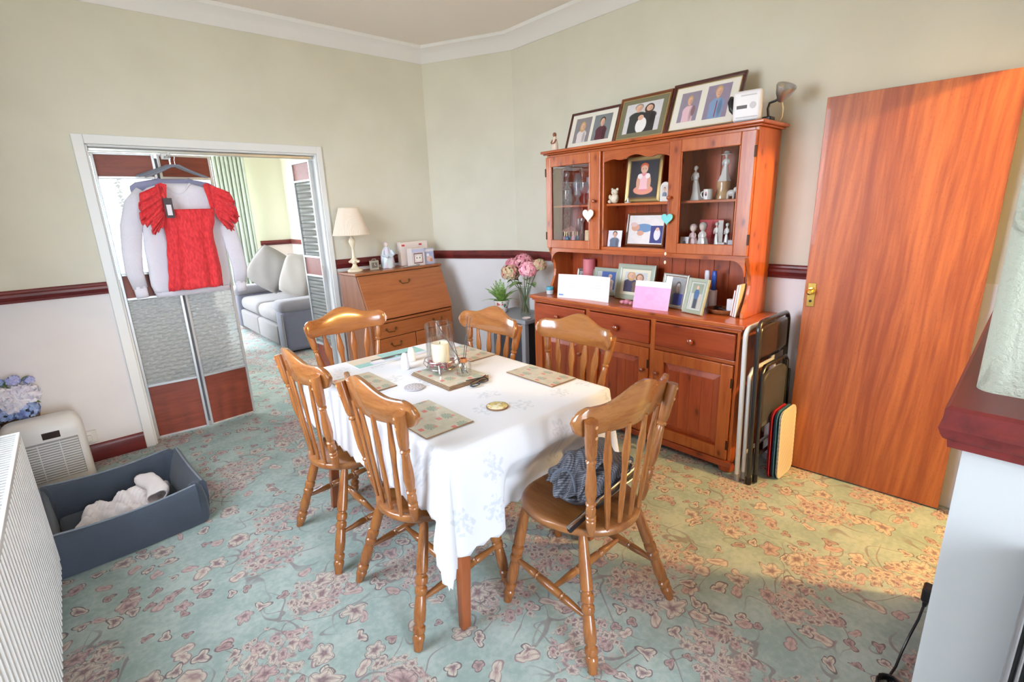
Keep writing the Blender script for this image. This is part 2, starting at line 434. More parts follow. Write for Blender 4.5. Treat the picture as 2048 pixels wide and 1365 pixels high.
def mould(name, path, prof, mat, inward):
    """profile (out, up) swept along a plan path; inward(i) gives the mitred direction"""
    rs = []
    n = len(path)
    for i, p in enumerate(path):
        ds = []
        if i > 0: ds.append((Vector(path[i])-Vector(path[i-1])).normalized())
        if i < n-1: ds.append((Vector(path[i+1])-Vector(path[i])).normalized())
        ns = [Vector((d.y, -d.x))*inward for d in ds]
        m = sum(ns, Vector((0, 0))).normalized(); k = 1/max(.3, m.dot(ns[0]))
        rs.append([(p[0]+m.x*k*o, p[1]+m.y*k*o, z) for o, z in prof])
    o = MB().rings(rs, cap=True).build(name, mat, ang=30); return struct(o)
cz = [(0, 2.735), (.008, 2.735), (.018, 2.75), (.04, 2.785), (.075, 2.815), (.10, 2.828), (.105, 2.845), (.105, CEIL), (0, CEIL)]
mould('trim_1', [(XW, -1.7), (XW, YA), CORN, KNK, (XB, .155), (2.16, .104), (1.205, .078), (1.205, -1.7)], cz, CORNM, 1)
dz = [(0, 1.072), (.012, 1.072), (.014, 1.086), (.022, 1.09), (.026, 1.10), (.034, 1.108), (.034, 1.122), (.024, 1.130), (.022, 1.140), (.016, 1.146), (0, 1.146)]
mould('trim_2', [(XW, WY1), (XW, YA), (DL-.055, YA)], [(o, z) for o, z in dz], MAHOG, 1)
mould('trim_3', [(DR+.045, YA), CORN, KNK, (XB, .26)], dz, MAHOG, 1)
dz2 = [(-.088, 1.102), (-.001, 1.102), (-.001, 1.068), (.020, 1.068), (.022, 1.082), (.028, 1.086), (.032, 1.094), (.036, 1.106), (.033, 1.120), (.032, 1.126), (.032, 1.140), (.026, 1.146), (-.088, 1.146)]
mould('trim_4', [P1, P0, (1.112, -1.0)], dz2, MAHOG, 1)
sk = [(0, 0), (.018, 0), (.018, .085), (.012, .10), (.010, .112), (0, .116)]
mould('baseboard_left', [(XW, -1.0), (XW, YA), (DL-.055, YA)], sk, MAHOG, 1)
mould('baseboard_right', [(DR+.045, YA), CORN, KNK, (XB, .26)], sk, MAHOG, 1)
mould('baseboard_chimney', [(2.10, .102), (1.30, .076)], sk, MAHOG, 1)
# door lining of the folding doors
def frame(name, mb): return struct(mb.build(name, WHITEP, bevel=.004))
mb = MB(); W = .055
mb.box(DL-W, DL, YA-.018, YA, 0, DT+W); mb.box(DR, DR+W*.75, YA-.018, YA, 0, DT+W); mb.box(DL, DR, YA-.018, YA, DT, DT+W)
mb.box(DL-.012, DL+.012, YA, YA+.13, 0, DT); mb.box(DR-.012, DR+.012, YA, YA+.13, 0, DT); mb.box(DL+.012, DR-.012, YA, YA+.13, DT-.012, DT+.012)
frame('trim_5', mb)
part_rail = MB(); part_rail.box(DL+.014, DR-.014, YA+.045, YA+.085, DT-.034, DT-.013)
tag(part_rail.build('trim_6', plain('anodised_track', C(205, 205, 200), .3, metal=.8), bevel=.003), kind='structure')
# hall doorway lining
mb = MB(); ang = math.atan2(.051, .8); R3 = Matrix.Rotation(ang, 3, 'Z')
mb.obox((2.185, .112, 1.02), .05, .035, 2.06, R3); mb.obox((2.215, .05, 1.0), .03, .13, 2.02, R3); mb.obox((2.945, .155, 1.02), .05, .03, 2.06, R3); mb.obox((2.565, .135, 2.035), .74, .035, .05, R3)
frame('trim_7', mb)
# window over the radiator, glazed door behind the camera (both out of the picture, they let the daylight in)
GLASS = glassmat('window_glass')
def window(name, x0, x1, y0, y1, z0, z1, axis, n):
    mb = MB(); t = .05
    if axis == 'y':
        mb.box(x0, x1, y0, y0+t, z0, z1); mb.box(x0, x1, y1-t, y1, z0, z1); mb.box(x0, x1, y0+t, y1-t, z0, z0+t); mb.box(x0, x1, y0+t, y1-t, z1-t, z1)
        for k in range(1, n): c = y0+(y1-y0)*k/n; mb.box(x0, x1, c-.03, c+.03, z0+t, z1-t)
    else:
        mb.box(x0, x0+t, y0, y1, z0, z1); mb.box(x1-t, x1, y0, y1, z0, z1); mb.box(x0+t, x1-t, y0, y1, z0, z0+t); mb.box(x0+t, x1-t, y0, y1, z1-t, z1)
        for k in range(1, n): c = x0+(x1-x0)*k/n; mb.box(c-.03, c+.03, y0, y1, z0+t, z1-t)
    o = struct(mb.build(name, WHITEP, bevel=.004))
    L = (y1-y0 if axis == 'y' else x1-x0)
    for k in range(n):
        a, b = (y0 if axis == 'y' else x0)+L*k/n+.04, (y0 if axis == 'y' else x0)+L*(k+1)/n-.04
        g = MB()
        if axis == 'y': g.box((x0+x1)/2-.003, (x0+x1)/2+.003, a, b, z0+.04, z1-.04)
        else: g.box(a, b, (y0+y1)/2-.003, (y0+y1)/2+.003, z0+.04, z1-.04)
        g.build('pane', GLASS, o, smooth=False)
    return o
window('window_1', XW-.10, XW-.04, WY0, WY1, WZ0, WZ1, 'y', 3)
struct(MB().box(XW-.12, XW+.06, WY0-.05, WY1+.05, WZ0-.03, WZ0).build('trim_8', WHITEP, bevel=.006))
window('door_2', -.17, .73, -1.78, -1.72, 0, 2.2, 'x', 2)

# ------------------------------------------------------------------ lounge beyond the folding doors
LX0, LX1, LY = -.52, 2.84, 8.66
LW = plain('lounge_wall_paint', C(222, 219, 200), .85); LL = plain('lounge_lower_paint', C(226, 214, 205), .85)
LWX0, LWX1, LWZ0, LWZ1 = -.06, 2.30, .70, 2.40
wall('wall_lounge_far', [((LX0, LY), (LWX0, LY), 0, CEIL, (0, .12)), ((LWX0, LY), (LWX1, LY), 0, LWZ0, (0, .12)), ((LWX0, LY), (LWX1, LY), LWZ1, CEIL, (0, .12)), ((LWX1, LY), (LX1, LY), 0, CEIL, (0, .12))], mats=(LW, LL))
wall('wall_lounge_right', [((LX1, YA+.12), (LX1, LY+.12), 0, CEIL, (.12, 0))], mats=(LW, LL))
wall('wall_lounge_left', [((LX0, YA+.12), (LX0, 5.6), 0, CEIL, (-.12, 0)), ((LX0, 5.6), (LX0, 7.4), 0, .70, (-.12, 0)), ((LX0, 5.6), (LX0, 7.4), 2.40, CEIL, (-.12, 0)), ((LX0, 7.4), (LX0, LY+.12), 0, CEIL, (-.12, 0))], mats=(LW, LL))
window('lounge_window_added', LX0-.10, LX0-.04, 5.6, 7.4, .70, 2.40, 'y', 3)  # out of view, added to bring more daylight into the lounge
mould('trim_9', [(LWX1+.06, LY), (LX1, LY), (LX1, YA+.14)], dz, MAHOG, 1)
struct(MB().box(LX0-.12, LX1+.12, YA+.12, LY+.12, -.06, 0).build('floor_lounge', CARPET, smooth=False))
struct(MB().box(LX0-.12, LX1+.12, YA+.12, LY+.12, CEIL, CEIL+.1).build('ceiling_lounge', CEILM, smooth=False))
window('window_2', LWX0, LWX1, LY+.02, LY+.08, LWZ0, LWZ1, 'x', 3)

# ------------------------------------------------------------------ hall door leaf, opened back against the dresser wall
def m_teak():
    m = Mat('teak_veneer'); p = m.coord(); x, y, z = m.sep(p)
    q = m.comb(y*1.0+z*.05, z*.045, x*0)
    warp = m.noise(m.comb(y*3, z*.5, 0), 1.3, 2)*.10
    yy, zz, _ = m.sep(q); q2 = m.comb(yy+warp, zz, 0)
    a = m.noise(q2, 9, 2, .5); b = m.noise(q2, 46, 3, .6); c = m.noise(m.comb(yy*1.0, zz*8, 0), 170, 2)
    f = (a*.55+b*.45).step(.34, .66)
    col = m.mix(f, C(188, 110, 64), C(140, 70, 46)); col = m.mix(c.step(.55, .8)*.35, col, C(108, 48, 34))
    m.set(col=col, rough=.42, coat=.15); m.bump(c, .05, .001); return m.mat
TEAK = m_teak()
BRASS = plain('polished_brass', C(214, 180, 96), .22, metal=1.0)
d0, d1 = Vector((2.890, .915, 0)), Vector((2.938, .232, 0))
ddir = (d1-d0).normalized(); dn = Vector((-ddir.y, ddir.x, 0))
if dn.x > 0: dn = -dn
door = struct(bpy.data.objects.new('door_1', None)); COL.objects.link(door); door.location = d0
rzd = math.atan2(ddir.y, ddir.x)+PI/2          # local -y runs along the leaf
door.rotation_euler = (0, 0, rzd)
MB().box(0, .040, -.690, 0, .008, 1.968).build('leaf', TEAK, door, bevel=.002)
hp = MB().box(-.004, 0, -.052, -.014, .945, 1.070).build('lock_plate', BRASS, door, bevel=.002)
MB().lathe([(0, .019), (.3, .019), (.45, .013), (1, .012)], a=(-.004, -.033, 1.028), b=(-.014, -.033, 1.028), seg=18).build('handle_rose', BRASS, hp)
MB().lathe([(0, .010), (.4, .009), (.55, .014), (.8, .017), (1, .010)], a=(-.012, -.033, 1.028), b=(-.042, -.033, 1.028), seg=18).build('knob', BRASS, hp)
MB().lathe([(0, .007), (1, .007)], a=(-.004, -.033, .975), b=(-.0055, -.033, .975), seg=12).build('keyhole', plain('keyhole_black', C(30, 25, 20), .6), hp)
MB().box(.010, .030, .0, .003, .97, 1.07).build('latch_plate', BRASS, door)
# ------------------------------------------------------------------ dining chairs
OAKZ = wood('varnished_oak_upright', C(200, 128, 66), C(156, 86, 38), 'z', 22, .26, coat=.6, vary=.06, tone=.6)
OAKX = wood('varnished_oak_crest', C(202, 132, 70), C(158, 90, 42), 'x', 20, .24, coat=.7, vary=.05, tone=.58)
OAKY = wood('varnished_oak_seat', C(198, 130, 70), C(150, 86, 42), 'y', 20, .30, coat=.5, vary=.05, tone=.58)
LEGP = [(0, .0135), (.06, .0165), (.18, .0195), (.34, .0215), (.40, .0215), (.412, .0165), (.425, .0165), (.437, .0225), (.462, .0232), (.487, .0225), (.498, .0172), (.510, .0172), (.522, .0222), (.548, .0228), (.565, .0215), (.578, .0175), (.60, .0195), (.70, .0222), (.78, .0212), (.795, .0165), (.808, .0165), (.82, .0222), (.842, .0228), (.862, .0215), (.873, .0175), (.885, .0212), (.905, .0222), (.925, .0205), (.94, .0185), (1, .0150)]
POSTP = [(0, .0120), (.03, .0150), (.10, .0178), (.135, .0172), (.143, .0140), (.152, .0140), (.16, .0178), (.172, .0178), (.18, .0140), (.19, .0140), (.20, .0172), (.24, .0170), (.262, .0150), (.272, .0125), (.282, .0172), (.296, .0176), (.306, .0130), (.322, .0150), (.40, .0195), (.50, .0182), (.60, .0140), (.64, .0135), (.652, .0112), (.662, .0168), (.676, .0172), (.688, .0120), (.702, .0165), (.74, .0188), (.85, .0205), (.97, .0208), (1.0, .0202)]
STRP = [(0, .008), (.12, .0105), (.22, .0135), (.30, .0150), (.315, .0115), (.33, .0160), (.345, .0115), (.36, .0150), (.50, .0165), (.64, .0150), (.655, .0115), (.67, .0160), (.685, .0115), (.70, .0150), (.78, .0135), (.88, .0105), (1, .008)]
def crest_plan(u): return -.212+.020-.055*(1-(u/.25)**2)+.020          # y of the front of the crest rail
def crest_top(u):
    a = abs(u)
    t = .925+.045*(0.5+0.5*math.cos(PI*min(1, a/.165)))
    if a > .205: t = .880+math.sqrt(max(0, 1-((a-.205)/.047)**2))*.047
    return t
def crest_bot(u):
    a = abs(u)
    b = .824-.006*math.cos(PI*min(1, a/.2))
    if a > .205: b = .880-math.sqrt(max(0, 1-((a-.205)/.047)**2))*.052
    elif a > .13: b = .829+(.828-.829)*(a-.13)/.075
    return b
def make_chair():
    t = thing('dining_chair', 'varnished oak spindle-back dining chair', 'chair')
    # seat: shield outline, wide at the front, rounded at the back
    out = []
    for k in range(40):
        a = 2*PI*k/40; c, s = math.cos(a), math.sin(a)
        e = 2.6 if s > 0 else 2.2
        x = (.212 if s > 0 else .205)*math.copysign(abs(c)**(2/e), c)
        y = (.208 if s > 0 else .222)*math.copysign(abs(s)**(2/e), s)
        if s < 0: x *= 1-.10*abs(s)
        out.append((x, y))
    rs = [[(x*k, y*k, z) for x, y in out] for k, z in ((.88, .416), (.965, .419), (.995, .427), (1.0, .436), (.99, .446), (.965, .4505), (.90, .4500), (.70, .446), (.40, .443), (.10, .442))]
    MB().rings(rs).build('seat', OAKY, t, ang=60)
    for sx in (-1, 1):
        for (tx, ty, bx, by) in ((.150, .140, .232, .182), (.145, -.130, .236, -.252)):
            MB().lathe(LEGP, a=(sx*tx, ty, .424), b=(sx*bx, by, 0), seg=16).build('leg', OAKZ, t)
        a, b = Vector((sx*.145, -.165, .444)), Vector((sx*.222, -.226, .894))
        po = MB().lathe(POSTP, a=a, b=b, seg=16).build('back_post', OAKZ, t)
        for k in (.885, .97):
            c = a+(b-a)*k
            MB().lathe([(0, .0055), (.6, .0055), (1, .003)], a=c+Vector((0, -.019, -.002)), b=c+Vector((0, -.0235, -.0025)), seg=10).build('bolt', plain('wood_plug', C(190, 140, 95), .3), po)
        f = lambda k, tx, ty, bx, by: Vector((sx*(tx+(bx-tx)*k), ty+(by-ty)*k, .424*(1-k)))
        MB().lathe(STRP, a=f(.55, .150, .140, .232, .182), b=f(.62, .145, -.130, .236, -.252), seg=12).build('stretcher', OAKY, t)
    MB().lathe(STRP, a=(-.200, -.035, .176), b=(.200, -.035, .176), seg=12).build('stretcher', OAKX, t)
    # crest rail, bowed in plan with rounded ends
    us = [-.2519+.5038*i/56 for i in range(57)]; th = .022
    rs = []
    for u in us:
        zt, zb = crest_top(u), crest_bot(u)
        if zt-zb < .008: zt, zb = zt+.004, zb-.004
        y = crest_plan(u); lean = lambda z: -(z-.89)*.16
        e = .005
        rs.append([(u, y+lean(zb)-e, zb), (u, y+lean(zt)-e, zt), (u, y+lean(zt)-th+e, zt), (u, y+lean(zb)-th+e, zb)] if False else
                  [(u, y+lean(zb)-.004, zb), (u, y+lean(zb+e), zb+e), (u, y+lean(zt-e), zt-e), (u, y+lean(zt)-.004, zt), (u, y+lean(zt)-th+.004, zt), (u, y+lean(zt-e)-th, zt-e), (u, y+lean(zb+e)-th, zb+e), (u, y+lean(zb)-th+.004, zb)])
    MB().rings(rs).build('crest_rail', OAKX, t, ang=50)
    # four flat turned-out spindles
    prof = [(0, .0095), (.10, .0105), (.22, .0135), (.36, .0150), (.48, .0125), (.56, .0115), (.64, .0150), (.72, .0205), (.78, .0190), (.90, .0120), (1, .0085)]
    for ub, ut in ((-.088, -.135), (-.030, -.046), (.030, .046), (.088, .135)):
        a = Vector((ub, -.198+.02*(ub/.088)**2*.4, .442)); b = Vector((ut, crest_plan(ut)-.010, .836))
        rs = []
        for k, w in prof:
            c = a+(b-a)*k
            rs.append([c+Vector((-w, -.003, 0)), c+Vector((-w*.6, -.0065, 0)), c+Vector((w*.6, -.0065, 0)), c+Vector((w, -.003, 0)), c+Vector((w, .003, 0)), c+Vector((w*.6, .0065, 0)), c+Vector((-w*.6, .0065, 0)), c+Vector((-w, .003, 0))])
        MB().rings(rs).build('spindle', OAKZ, t, ang=50)
    return t
G = 'dining chairs around the table'
chair = make_chair(); chair['group'] = G
CH = [((1.268, 1.078), 0, 'oak spindle-back dining chair with the grey bag on its seat'),
      ((.908, 1.544), -PI/2, 'oak spindle-back dining chair backing on the dog bed, next to the bagged chair'),
      ((.862, 2.122), -PI/2, 'oak spindle-back dining chair backing on the dog bed, nearer the folding doors'),
      ((1.165, 2.610), PI, 'oak spindle-back dining chair at the table end facing away from the bureau'),
      ((1.515, 2.140), PI/2, 'oak spindle-back dining chair in front of the hydrangea vase'),
      ((1.655, 1.625), PI/2, 'oak spindle-back dining chair in front of the pine dresser')]
for i, (p, rz, lab) in enumerate(CH):
    o = chair if i == 0 else copy_tree(chair)
    o.location = (p[0], p[1], 0); o.rotation_euler = (0, 0, rz); o['label'] = lab

# ------------------------------------------------------------------ table and cloth
TX0, TX1, TY0, TY1, TZ = .790, 1.612, 1.235, 2.465, .742
tb = thing('dining_table', 'oak dining table under the white cloth', 'table', ((TX0+TX1)/2, (TY0+TY1)/2, 0))
part('table_top', OAKY, tb, TX0, TX1, TY0, TY1, TZ-.026, TZ, bevel=.008)
for x in (TX0+.10, TX1-.12): part('apron', OAKY, tb, x, x+.02, TY0+.17, TY1-.10, TZ-.11, TZ-.027)
TLEG = wood('table_leg_oak', C(188, 104, 56), C(150, 78, 40), 'z', 16, .35, coat=.4)
for (x, y, sx, sy) in ((.838, 1.275, 1, 1), (.812, 2.395, 1, -1), (1.565, 1.275, -1, 1), (1.572, 2.415, -1, -1)):
    MB().rings([[(x+sx*dx+a*w, y+sy*dx*.6+b*w*.8, z) for a, b in ((-1, -1), (1, -1), (1, 1), (-1, 1))] for z, dx, w in ((0, 0, .019), (.715, .05, .030))]).build('leg', TLEG, tb, bevel=.005, world=True)
def m_cloth():
    m = Mat('white_damask_cloth'); p = m.world(); x, y, z = m.sep(p)
    q = m.comb(x+z*.35, y+z*.8, 0)
    w = m.noise(q, 6, 2, col=True); q2 = m.vadd(q, m.vmul(m.vadd(w, (-.5, -.5, -.5)), (.06, .06, 0)))
    d, c, pos = m.voro(q2, 5.5, .9); a, b, cc = m.sep(c)
    vx, vy, _ = m.sep(q2); sx, sy, _ = m.sep(pos)
    th = (vy-sy).m('ARCTAN2', vx-sx)+b*6
    t = d/(((th*3).cos().abs()*.5+.5)*.30)
    spr = t.step(1.0, .92)*a.lt(.6)*m.noise(q, 60, 2).step(.42, .58)
    fine = m.noise(p, 380, 1)
    col = m.mix(spr*.4, C(222, 224, 230), C(168, 180, 192))
    m.set(col=col, rough=.75, sheen=.1); m.bump(fine*.4+spr*.6, .12, .002); return m.mat
CLOTH = m_cloth()
def make_cloth():
    hx, hy0, hy1 = .285, .400, .285          # drop over the long sides, over the near end, over the far end
    x0, x1, y0, y1 = TX0-.006, TX1+.006, TY0-.006, TY1+.006; zt = TZ+.004
    rnd = random.Random(4)
    def ripple(s, d, ph): return (.005*math.sin(s*17+ph)+.004*math.sin(s*31+ph*2.3))*min(1, d/.16)
    def at(cx, cy):
        ax = (x0-cx) if cx < x0 else (cx-x1) if cx > x1 else 0
        ay = (y0-cy) if cy < y0 else (cy-y1) if cy > y1 else 0
        sx = -1 if cx < x0 else 1; sy = -1 if cy < y0 else 1
        bx, by = min(max(cx, x0), x1), min(max(cy, y0), y1)
        rr = .012
        def hang(d):                             # rounded edge then straight down: outward, down
            if d < rr*PI/2: return rr*math.sin(d/rr), rr*(1-math.cos(d/rr))
            return rr+(d-rr*PI/2)*.015, rr+(d-rr*PI/2)*.998
        if ax == 0 and ay == 0:
            return (bx, by, zt+.0012*math.sin(bx*23)*math.sin(by*19))
        if ax and not ay:
            o, dn = hang(ax); o += ripple(by, ax, 1+sx)+.004*min(1, ax/.1)
            return (bx+sx*o, by, zt-dn)
        if ay and not ax:
            o, dn = hang(ay); o += ripple(bx, ay, 2+sy)+.004*min(1, ay/.1)
            if sy < 0:                           # pushed in by the seat of the near chair
                k = max(0, min(1, (.275-abs(bx-1.268))/.09)); k = k*k*(3-2*k); o -= .125*k*max(0, min(1, (ay-.13)/.14))
            return (bx, by+sy*o, zt-dn)
        r = math.hypot(ax, ay); phi = math.atan2(ay, ax)/(PI/2)      # 0 on the long side, 1 on the end
        o, dn = hang(r)
        k = math.sin(PI*phi); d = max(0, r-.02); fl = 1.0 if (sx < 0 and sy < 0) else .55
        # the spare cloth of the corner swings round against the long side as one deep fold
        fx, fy = (.20*d*k*(1-phi)+.12*d*k)*fl, (.20*d*k*phi+.08*d*k)*fl
        ox = sx*(o*(1-phi)+fx*.95); oy = sy*(o*phi+fy*.95)
        sw = .16*d*math.sin(PI*min(1, phi*1.6)) if phi < .625 else 0
        return (bx+ox, by+oy-sy*sw*.9*fl, zt-dn*(.985-.05*k))
    nx, ny = 84, 108
    xs = [x0-hx+(x1-x0+2*hx)*i/nx for i in range(nx+1)]; ys = [y0-hy0+(y1-y0+hy0+hy1)*j/ny for j in range(ny+1)]
    v, f = [], []
    for j, cy in enumerate(ys):
        for i, cx in enumerate(xs):
            # scalloped hem with rounded corners
            X, Y = cx, cy
            eu = min(i, nx-i); ev = min(j, ny-j)
            if eu == 0: X += (1 if i == 0 else -1)*.016*abs(math.sin(PI*j/4.0))**2*1.0
            if ev == 0: Y += (1 if j == 0 else -1)*.016*abs(math.sin(PI*i/4.0))**2*1.0
            cxr, cyr = (xs[0]+.09 if X < xs[0]+.09 else xs[-1]-.09 if X > xs[-1]-.09 else None), (ys[0]+.09 if Y < ys[0]+.09 else ys[-1]-.09 if Y > ys[-1]-.09 else None)
            if cxr is not None and cyr is not None:
                dx, dy = X-cxr, Y-cyr; L = max(abs(dx), abs(dy)); H = math.hypot(dx, dy)
                if H > 1e-6: X, Y = cxr+dx/H*L, cyr+dy/H*L
            v.append(at(X, Y))
    w = nx+1
    for j in range(ny):
        for i in range(nx): f.append((j*w+i, j*w+i+1, (j+1)*w+i+1, (j+1)*w+i))
    o = MB().add(v, f).build('tablecloth', CLOTH, thick=.0016, ang=180)
    tag(o, 'white embroidered tablecloth with scalloped hem draped over the dining table', 'tablecloth')
make_cloth()

# ------------------------------------------------------------------ on the table
TT = TZ+.0068
def m_mat(name, seed):
    m = Mat(name); u, v, _ = m.sep(m.coord('UV')); 
    x, y = u*3.0, v*2.0; row = y.floor(); fx = (x+row*.37+seed*.2).fract()-.5; fy = y.fract()-.5
    n = m.noise(m.comb(x, y, seed), 9, 2)
    plant = ((fx.pow2()*1.1+(fy-.10).pow2()*1.9).sqrt()+n*.22).step(.42, .36)
    rays = ((fy-.10).m('ARCTAN2', fx)*11).sin().step(-.2, .5)
    pot = (fx.abs()).step(.13, .11)*((fy+.28).abs()).step(.10, .085)
    fl = ((fx-.12).pow2()+(fy-.26).pow2()).sqrt().step(.10, .07)
    col = m.mix(m.noise(m.comb(x, y, 0), 3, 2).step(.3, .7), C(184, 180, 162), C(196, 191, 174))
    col = m.mix(plant*(rays*.55+.35), col, C(112, 142, 126)); col = m.mix(pot, col, C(200, 112, 102)); col = m.mix(fl*.8, col, C(204, 124, 114))
    m.set(col=col, rough=.3, coat=.3); return m.mat
CORK = plain('placemat_board_edge', C(132, 98, 70), .7)
def placemat(x0, x1, y0, y1, z, lab, seed, cat='placemat', mat=None, n=1):
    t = thing('placemat', lab, cat, ((x0+x1)/2, (y0+y1)/2, z), group='cactus placemats on the table')
    part('board', CORK, t, x0, x1, y0, y1, z, z+.004, bevel=.0015)
    e = .002; zz = z+.0045
    quad_uv('printed_face', mat or m_mat('cactus_print_%d' % seed, seed), t, [(x0+e, y1-e, zz), (x0+e, y0+e, zz), (x1-e, y0+e, zz), (x1-e, y1-e, zz)])
    return t
placemat(.794, .998, 1.362, 1.668, TT, 'cactus placemat at the setting of the chair nearer the bagged chair', 1)
placemat(.800, .998, 1.925, 2.205, TT, 'cactus placemat half hidden by the chair nearer the folding doors', 2)
placemat(1.452, 1.612, 1.400, 1.700, TT, 'cactus placemat on its own in front of the dresser-side chair', 3)
placemat(1.440, 1.612, 1.965, 2.260, TT, 'cactus placemat behind the reed diffuser, by the hydrangea chair', 4)
for k in range(3):
    placemat(1.118+.004*k, 1.342+.003*k, 1.694+.004*k, 2.010-.004*k, TT+.0055*k, ['cactus placemat at the bottom of the stacked mats', 'cactus placemat in the middle of the stacked mats', 'cactus placemat on top of the stack under the candle'][k], 5+k)
ZS = TT+.0055*3
wm = print_mat('magazine_cover', C(150, 206, 204), [('r', .20, .72, .22, .30, C(212, 206, 190)), ('r', .55, .5, .30, .05, C(60, 70, 85)), ('e', .48, .40, .10, .08, C(52, 60, 72)), ('e', .68, .42, .07, .06, C(60, 66, 80)), ('r', .6, .14, .4, .10, C(214, 222, 244)), ('e', .30, .30, .10, .10, C(235, 235, 240))], .25)
t = thing('magazine', 'turquoise printed leaflet lying by the far end chair', 'magazine', (1.19, 2.35, TT))
part('pages', plain('paper_white', C(236, 236, 236), .7), t, .985, 1.40, 2.285, 2.45, TT, TT+.003)
quad_uv('cover', wm, t, [(.987, 2.287, TT+.0035), (1.398, 2.287, TT+.0035), (1.398, 2.448, TT+.0035), (.987, 2.448, TT+.0035)])
def coaster(x, y, r, mat, lab):
    t = thing('coaster', lab, 'coaster', (x, y, TT))
    MB().lathe([(0, r*.98), (.0015, r), (.0045, r), (.006, r*.98)], seg=32, c=(0, 0, 0)).build('disc', mat[0], t)
    p = MB().lathe([(.0061, r*.93), (.0064, r*.92)], seg=32).build('face', mat[1], t); return t
def m_disc(name, f):
    m = Mat(name); p = m.coord(); f(m, p); return m.mat
def grey_disc(m, p):
    x, y, z = m.sep(p); r = (x.pow2()+y.pow2()).sqrt(); th = y.m('ARCTAN2', x)
    f = ((r*480).sin()*.5+.5)*((th*14).sin()*.5+.5)
    m.set(col=m.mix(f.step(.2, .5), C(168, 164, 170), C(208, 204, 208)), rough=.6)
def yellow_disc(m, p):
    n = m.noise(p, 45, 2); n2 = m.noise(p, 80, 2)
    c = m.mix(n.step(.45, .58), C(232, 224, 190), C(214, 196, 120)); c = m.mix(n2.step(.6, .7), c, C(196, 150, 84)); m.set(col=c, rough=.25)
coaster(1.037, 1.845, .045, (plain('grey_coaster_edge', C(170, 165, 170), .7), m_disc('grey_coaster_face', grey_disc)), 'round grey patterned coaster beside the stacked placemats')
coaster(1.150, 1.408, .044, (CORK, m_disc('yellow_coaster_face', yellow_disc)), 'round yellow floral coaster near the bagged chair')
# candle in a glass cylinder with a wire cage holder
CLEARG = glassmat('thin_clear_glass', (.97, .98, .98, 1), .30, .02)
t = thing('candle_holder', 'tall glass cylinder candle holder in a wire cage holding a cream candle', 'candle holder', (1.245, 1.935, ZS))
z = 0
MB().lathe([(.012, .062), (.014, .066), (.03, .066), (.225, .066), (.2265, .0645), (.225, .063), (.03, .063), (.016, .061), (.0165, .005)], seg=36, cap=False).build('glass_cylinder', CLEARG, t)
MB().lathe([(.030, .040), (.032, .042), (.128, .042), (.132, .040), (.127, .030), (.126, .002)], seg=28).build('candle', plain('cream_wax', C(238, 228, 200), .5, sss=.15), t)
MB().tube([(0, 0, .125), (.001, 0, .137)], .0015, 6).build('wick', plain('wick_black', C(40, 35, 30), .8), t)
POT = plain('potpourri_red', C(178, 70, 84), .7)
mb = MB()
for k in range(26):
    a = 2*PI*k/26+random.random()*.2; rr = .051+random.random()*.006
    mb.ball((rr*math.cos(a), rr*math.sin(a), .025+random.random()*.022), .009+random.random()*.003, None, .006, 7, 5)
o = mb.build('potpourri', POT, t); o['kind'] = 'stuff'
WIRE = plain('chrome_wire', C(190, 190, 195), .2, metal=1.0)
mb = MB()
for zz, rr in ((.052, .078), (.014, .070)): mb.tube([(rr*math.cos(2*PI*k/40), rr*math.sin(2*PI*k/40), zz) for k in range(41)], .0022, 6)
for k in range(6):
    a = 2*PI*k/6+.3; mb.tube([(.02*math.cos(a), .02*math.sin(a), .006), (.07*math.cos(a), .07*math.sin(a), .012), (.086*math.cos(a), .086*math.sin(a), .03), (.078*math.cos(a), .078*math.sin(a), .053)], .002, 6)
mb.build('wire_cage', WIRE, t)
MB().tube([(-.058, -.075, .004), (-.066, -.08, .022), (-.06, -.072, .045)], [.008, .004, .003], 8).build('cage_foot', WIRE, t)
# reed diffuser
t = thing('reed_diffuser', 'small glass reed diffuser with copper collar and three dark reeds', 'diffuser', (1.272, 1.790, ZS))
MB().lathe([(.0, .030), (.002, .034), (.010, .0355), (.048, .0355), (.058, .030), (.062, .017)], seg=28, cap=False).build('bottle', CLEARG, t)
MB().lathe([(.001, .030), (.004, .032), (.022, .032), (.0225, .001)], seg=24).build('oil', glassmat('diffuser_oil', (.93, .93, .9, 1), .2), t)
MB().lathe([(.059, .015), (.060, .0175), (.078, .0175), (.079, .012), (.06, .011)], seg=24).build('collar', plain('copper_collar', C(220, 150, 100), .25, metal=1.0), t)
REED = plain('dark_reed', C(62, 60, 64), .7)
for a, b in (((.012, -.012, .006), (-.085, .075, .255)), ((0, .014, .006), (-.035, .06, .262)), ((-.012, 0, .006), (.062, .03, .262)), ((-.01, -.006, .006), (.070, .02, .255))):
    MB().tube([a, b], .0018, 6).build('reed', REED, t)
